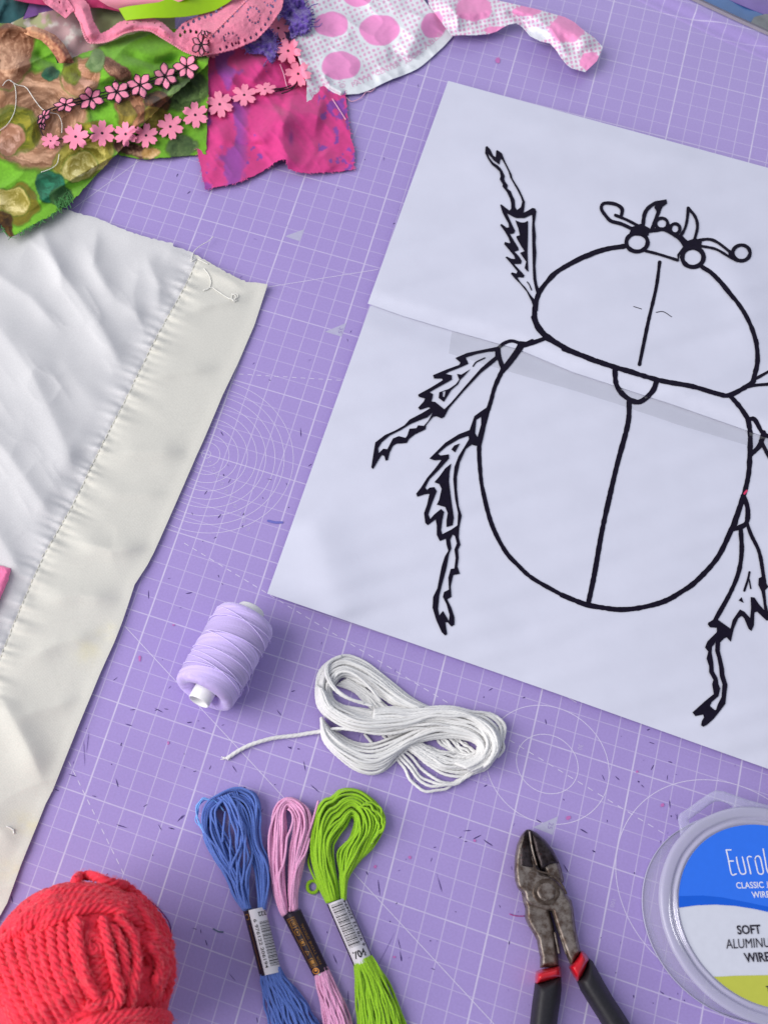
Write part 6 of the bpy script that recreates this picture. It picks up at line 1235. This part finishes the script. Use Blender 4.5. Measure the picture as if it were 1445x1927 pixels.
for k in range(26):
    t = np.linspace(0, 2*np.pi, 130); r = 3.1+0.13*(k % 4)+0.02*np.sin(3*t+k); z = 0.25+0.2*(k//4)+0.02*np.sin(2*t+k)
    wc.append(np.stack([TC[0]+r*np.cos(t), TC[1]+r*np.sin(t), z+0*t], -1))
tubes('wire_coil', wc, 0.09, m_wire, tub, seg=8)
ZL = 1.97
def cpxl(r, a0, a1, n=90, z=ZL):
    t = np.radians(np.linspace(a0, a1, n)); return proj(np.stack([TC[0]+r*np.cos(t), TC[1]+r*np.sin(t), np.full(n, z)], -1))
ring_px = cpxl(4.07, 0, 360, 140)[:-1]
def clipd(poly):               # keep the part of a pixel polygon inside the label circle
    P = dens(np.array(poly, float), 3); w = at(P[:, 0], P[:, 1], ZL)-TC; r = np.hypot(w[:, 0], w[:, 1]); k = r > 4.065; w[k, :2] *= (4.065/r[k])[:, None]; return proj(w+TC)
m_lb, m_ld, m_lw, m_ll = [mat(n, lin(*c), 0.42, spec=0.4, noise=0.02) for n, c in (('label_blue', (44, 112, 232)), ('label_deep_blue', (10, 90, 210)), ('label_white', (206, 208, 222)), ('label_lime', (186, 190, 74)))]
lab = sheet('label', [ring_px], lambda x, y: ZL-0.012+0*x, 16, m_lw, tub, th=0.03)
W7 = lambda p: cr(1140, 1460, 4.128, p)
E1 = [(560, 1024), (590, 1021), (700, 1006), (850, 1000), (1000, 1010), (1150, 1034), (1259, 1058), (1420, 1110), (1620, 1200), (1820, 1310), (2080, 1480)]
E2 = [(560, 934), (590, 934), (750, 930), (900, 944), (1100, 984), (1259, 1018), (1420, 1075), (1620, 1178), (1820, 1300), (2080, 1478)]
def zone(name, poly, m, dz):
    V, F = tri([clipd(W7(poly))], 14); return mesh(name, at(V[:, 0], V[:, 1], ZL+dz), F, m, lab, smooth=False)
zone('blue_field', E1+[(2100, 1000), (2100, 300), (1300, 300), (500, 300)], m_lb, 0.006); zone('deep_blue_swoosh', E1+E2[::-1], m_ld, 0.012)
zone('lime_field', [(700, 1562), (880, 1560), (1000, 1553), (1259, 1548), (1600, 1556), (2100, 1590), (2100, 2000), (1300, 2000), (700, 1900)], m_ll, 0.006)
m_lt, m_lk = mat('white_lettering', lin(226, 228, 240), 0.45), mat('black_lettering', lin(22, 12, 34), 0.5)
hL = lambda x, y: ZL+0*x
def ltext(t, a, b, h, m, bold=0.012, lean=-0.2):
    a, b = np.array(a, float), np.array(b, float); u = np.array([lean*h, -h]); text('lettering', t, [a, b, b+u, a+u], hL, m, lab, bold, 0.02)
ltext('CLASSIC', (1385.5, 1672.3), (1437, 1671), 12, m_lt); ltext('JEWELLERY', (1442, 1671), (1506, 1669.5), 12, m_lt); ltext('WIRE', (1415, 1690), (1448.5, 1689), 12, m_lt)
ltext('SOFT', (1387.5, 1758.8), (1432, 1757.3), 17.5, m_lk, 0.022, -0.17); ltext('ALUMINUM', (1366, 1785.6), (1463, 1782), 18, m_lk, 0.0, -0.1); ltext('WIRE', (1402, 1811.5), (1449.5, 1809.3), 18, m_lk, 0.022, -0.25)
ltext('TUB', (1442.5, 1868.5), (1464, 1868), 13, m_lk, 0.015)
W9 = lambda p: cr(1340, 1560, 12.048, p)
LS = [W9([(310, 478), (360, 700), (430, 1022), (535, 1020)]), W9([(305, 476), (415, 474)]), W9([(372, 728), (470, 726)]), W9([(540, 640), (570, 800), (615, 960), (650, 1015), (700, 1025), (745, 1000), (750, 960), (715, 800), (675, 635)]),
      W9([(865, 1015), (830, 860), (790, 690), (795, 640), (835, 620), (875, 632)]), W9([(960, 690), (985, 630), (1040, 615), (1085, 670), (1120, 820), (1150, 960), (1130, 1015), (1080, 1022), (1030, 985), (995, 850), (960, 700)]),
      W9([(1145, 455), (1190, 700), (1230, 920), (1280, 1010), (1350, 1020), (1400, 960), (1375, 800), (1300, 450)])]
strokes('brand_lettering', [(p, 2.4) for p in LS], hL, m_lt, lab, dz=0.02, step=1.2)
# clear hanging tab
pillow('hang_tab', [W7([(575, 470), (566, 400), (556, 330), (570, 295), (620, 262), (720, 190), (800, 135), (850, 112), (910, 118), (1000, 150), (1100, 185), (1300, 240), (1300, 300), (1000, 330), (760, 400), (640, 460)]), W7([(640, 345), (700, 300), (780, 240), (840, 200), (885, 198), (940, 215), (985, 240), (930, 262), (820, 298), (700, 345), (650, 366)])],
       1.55, 0.22, 3, 4, clear('tab_plastic', lin(206, 206, 226), 0.22, 0.15), tub)
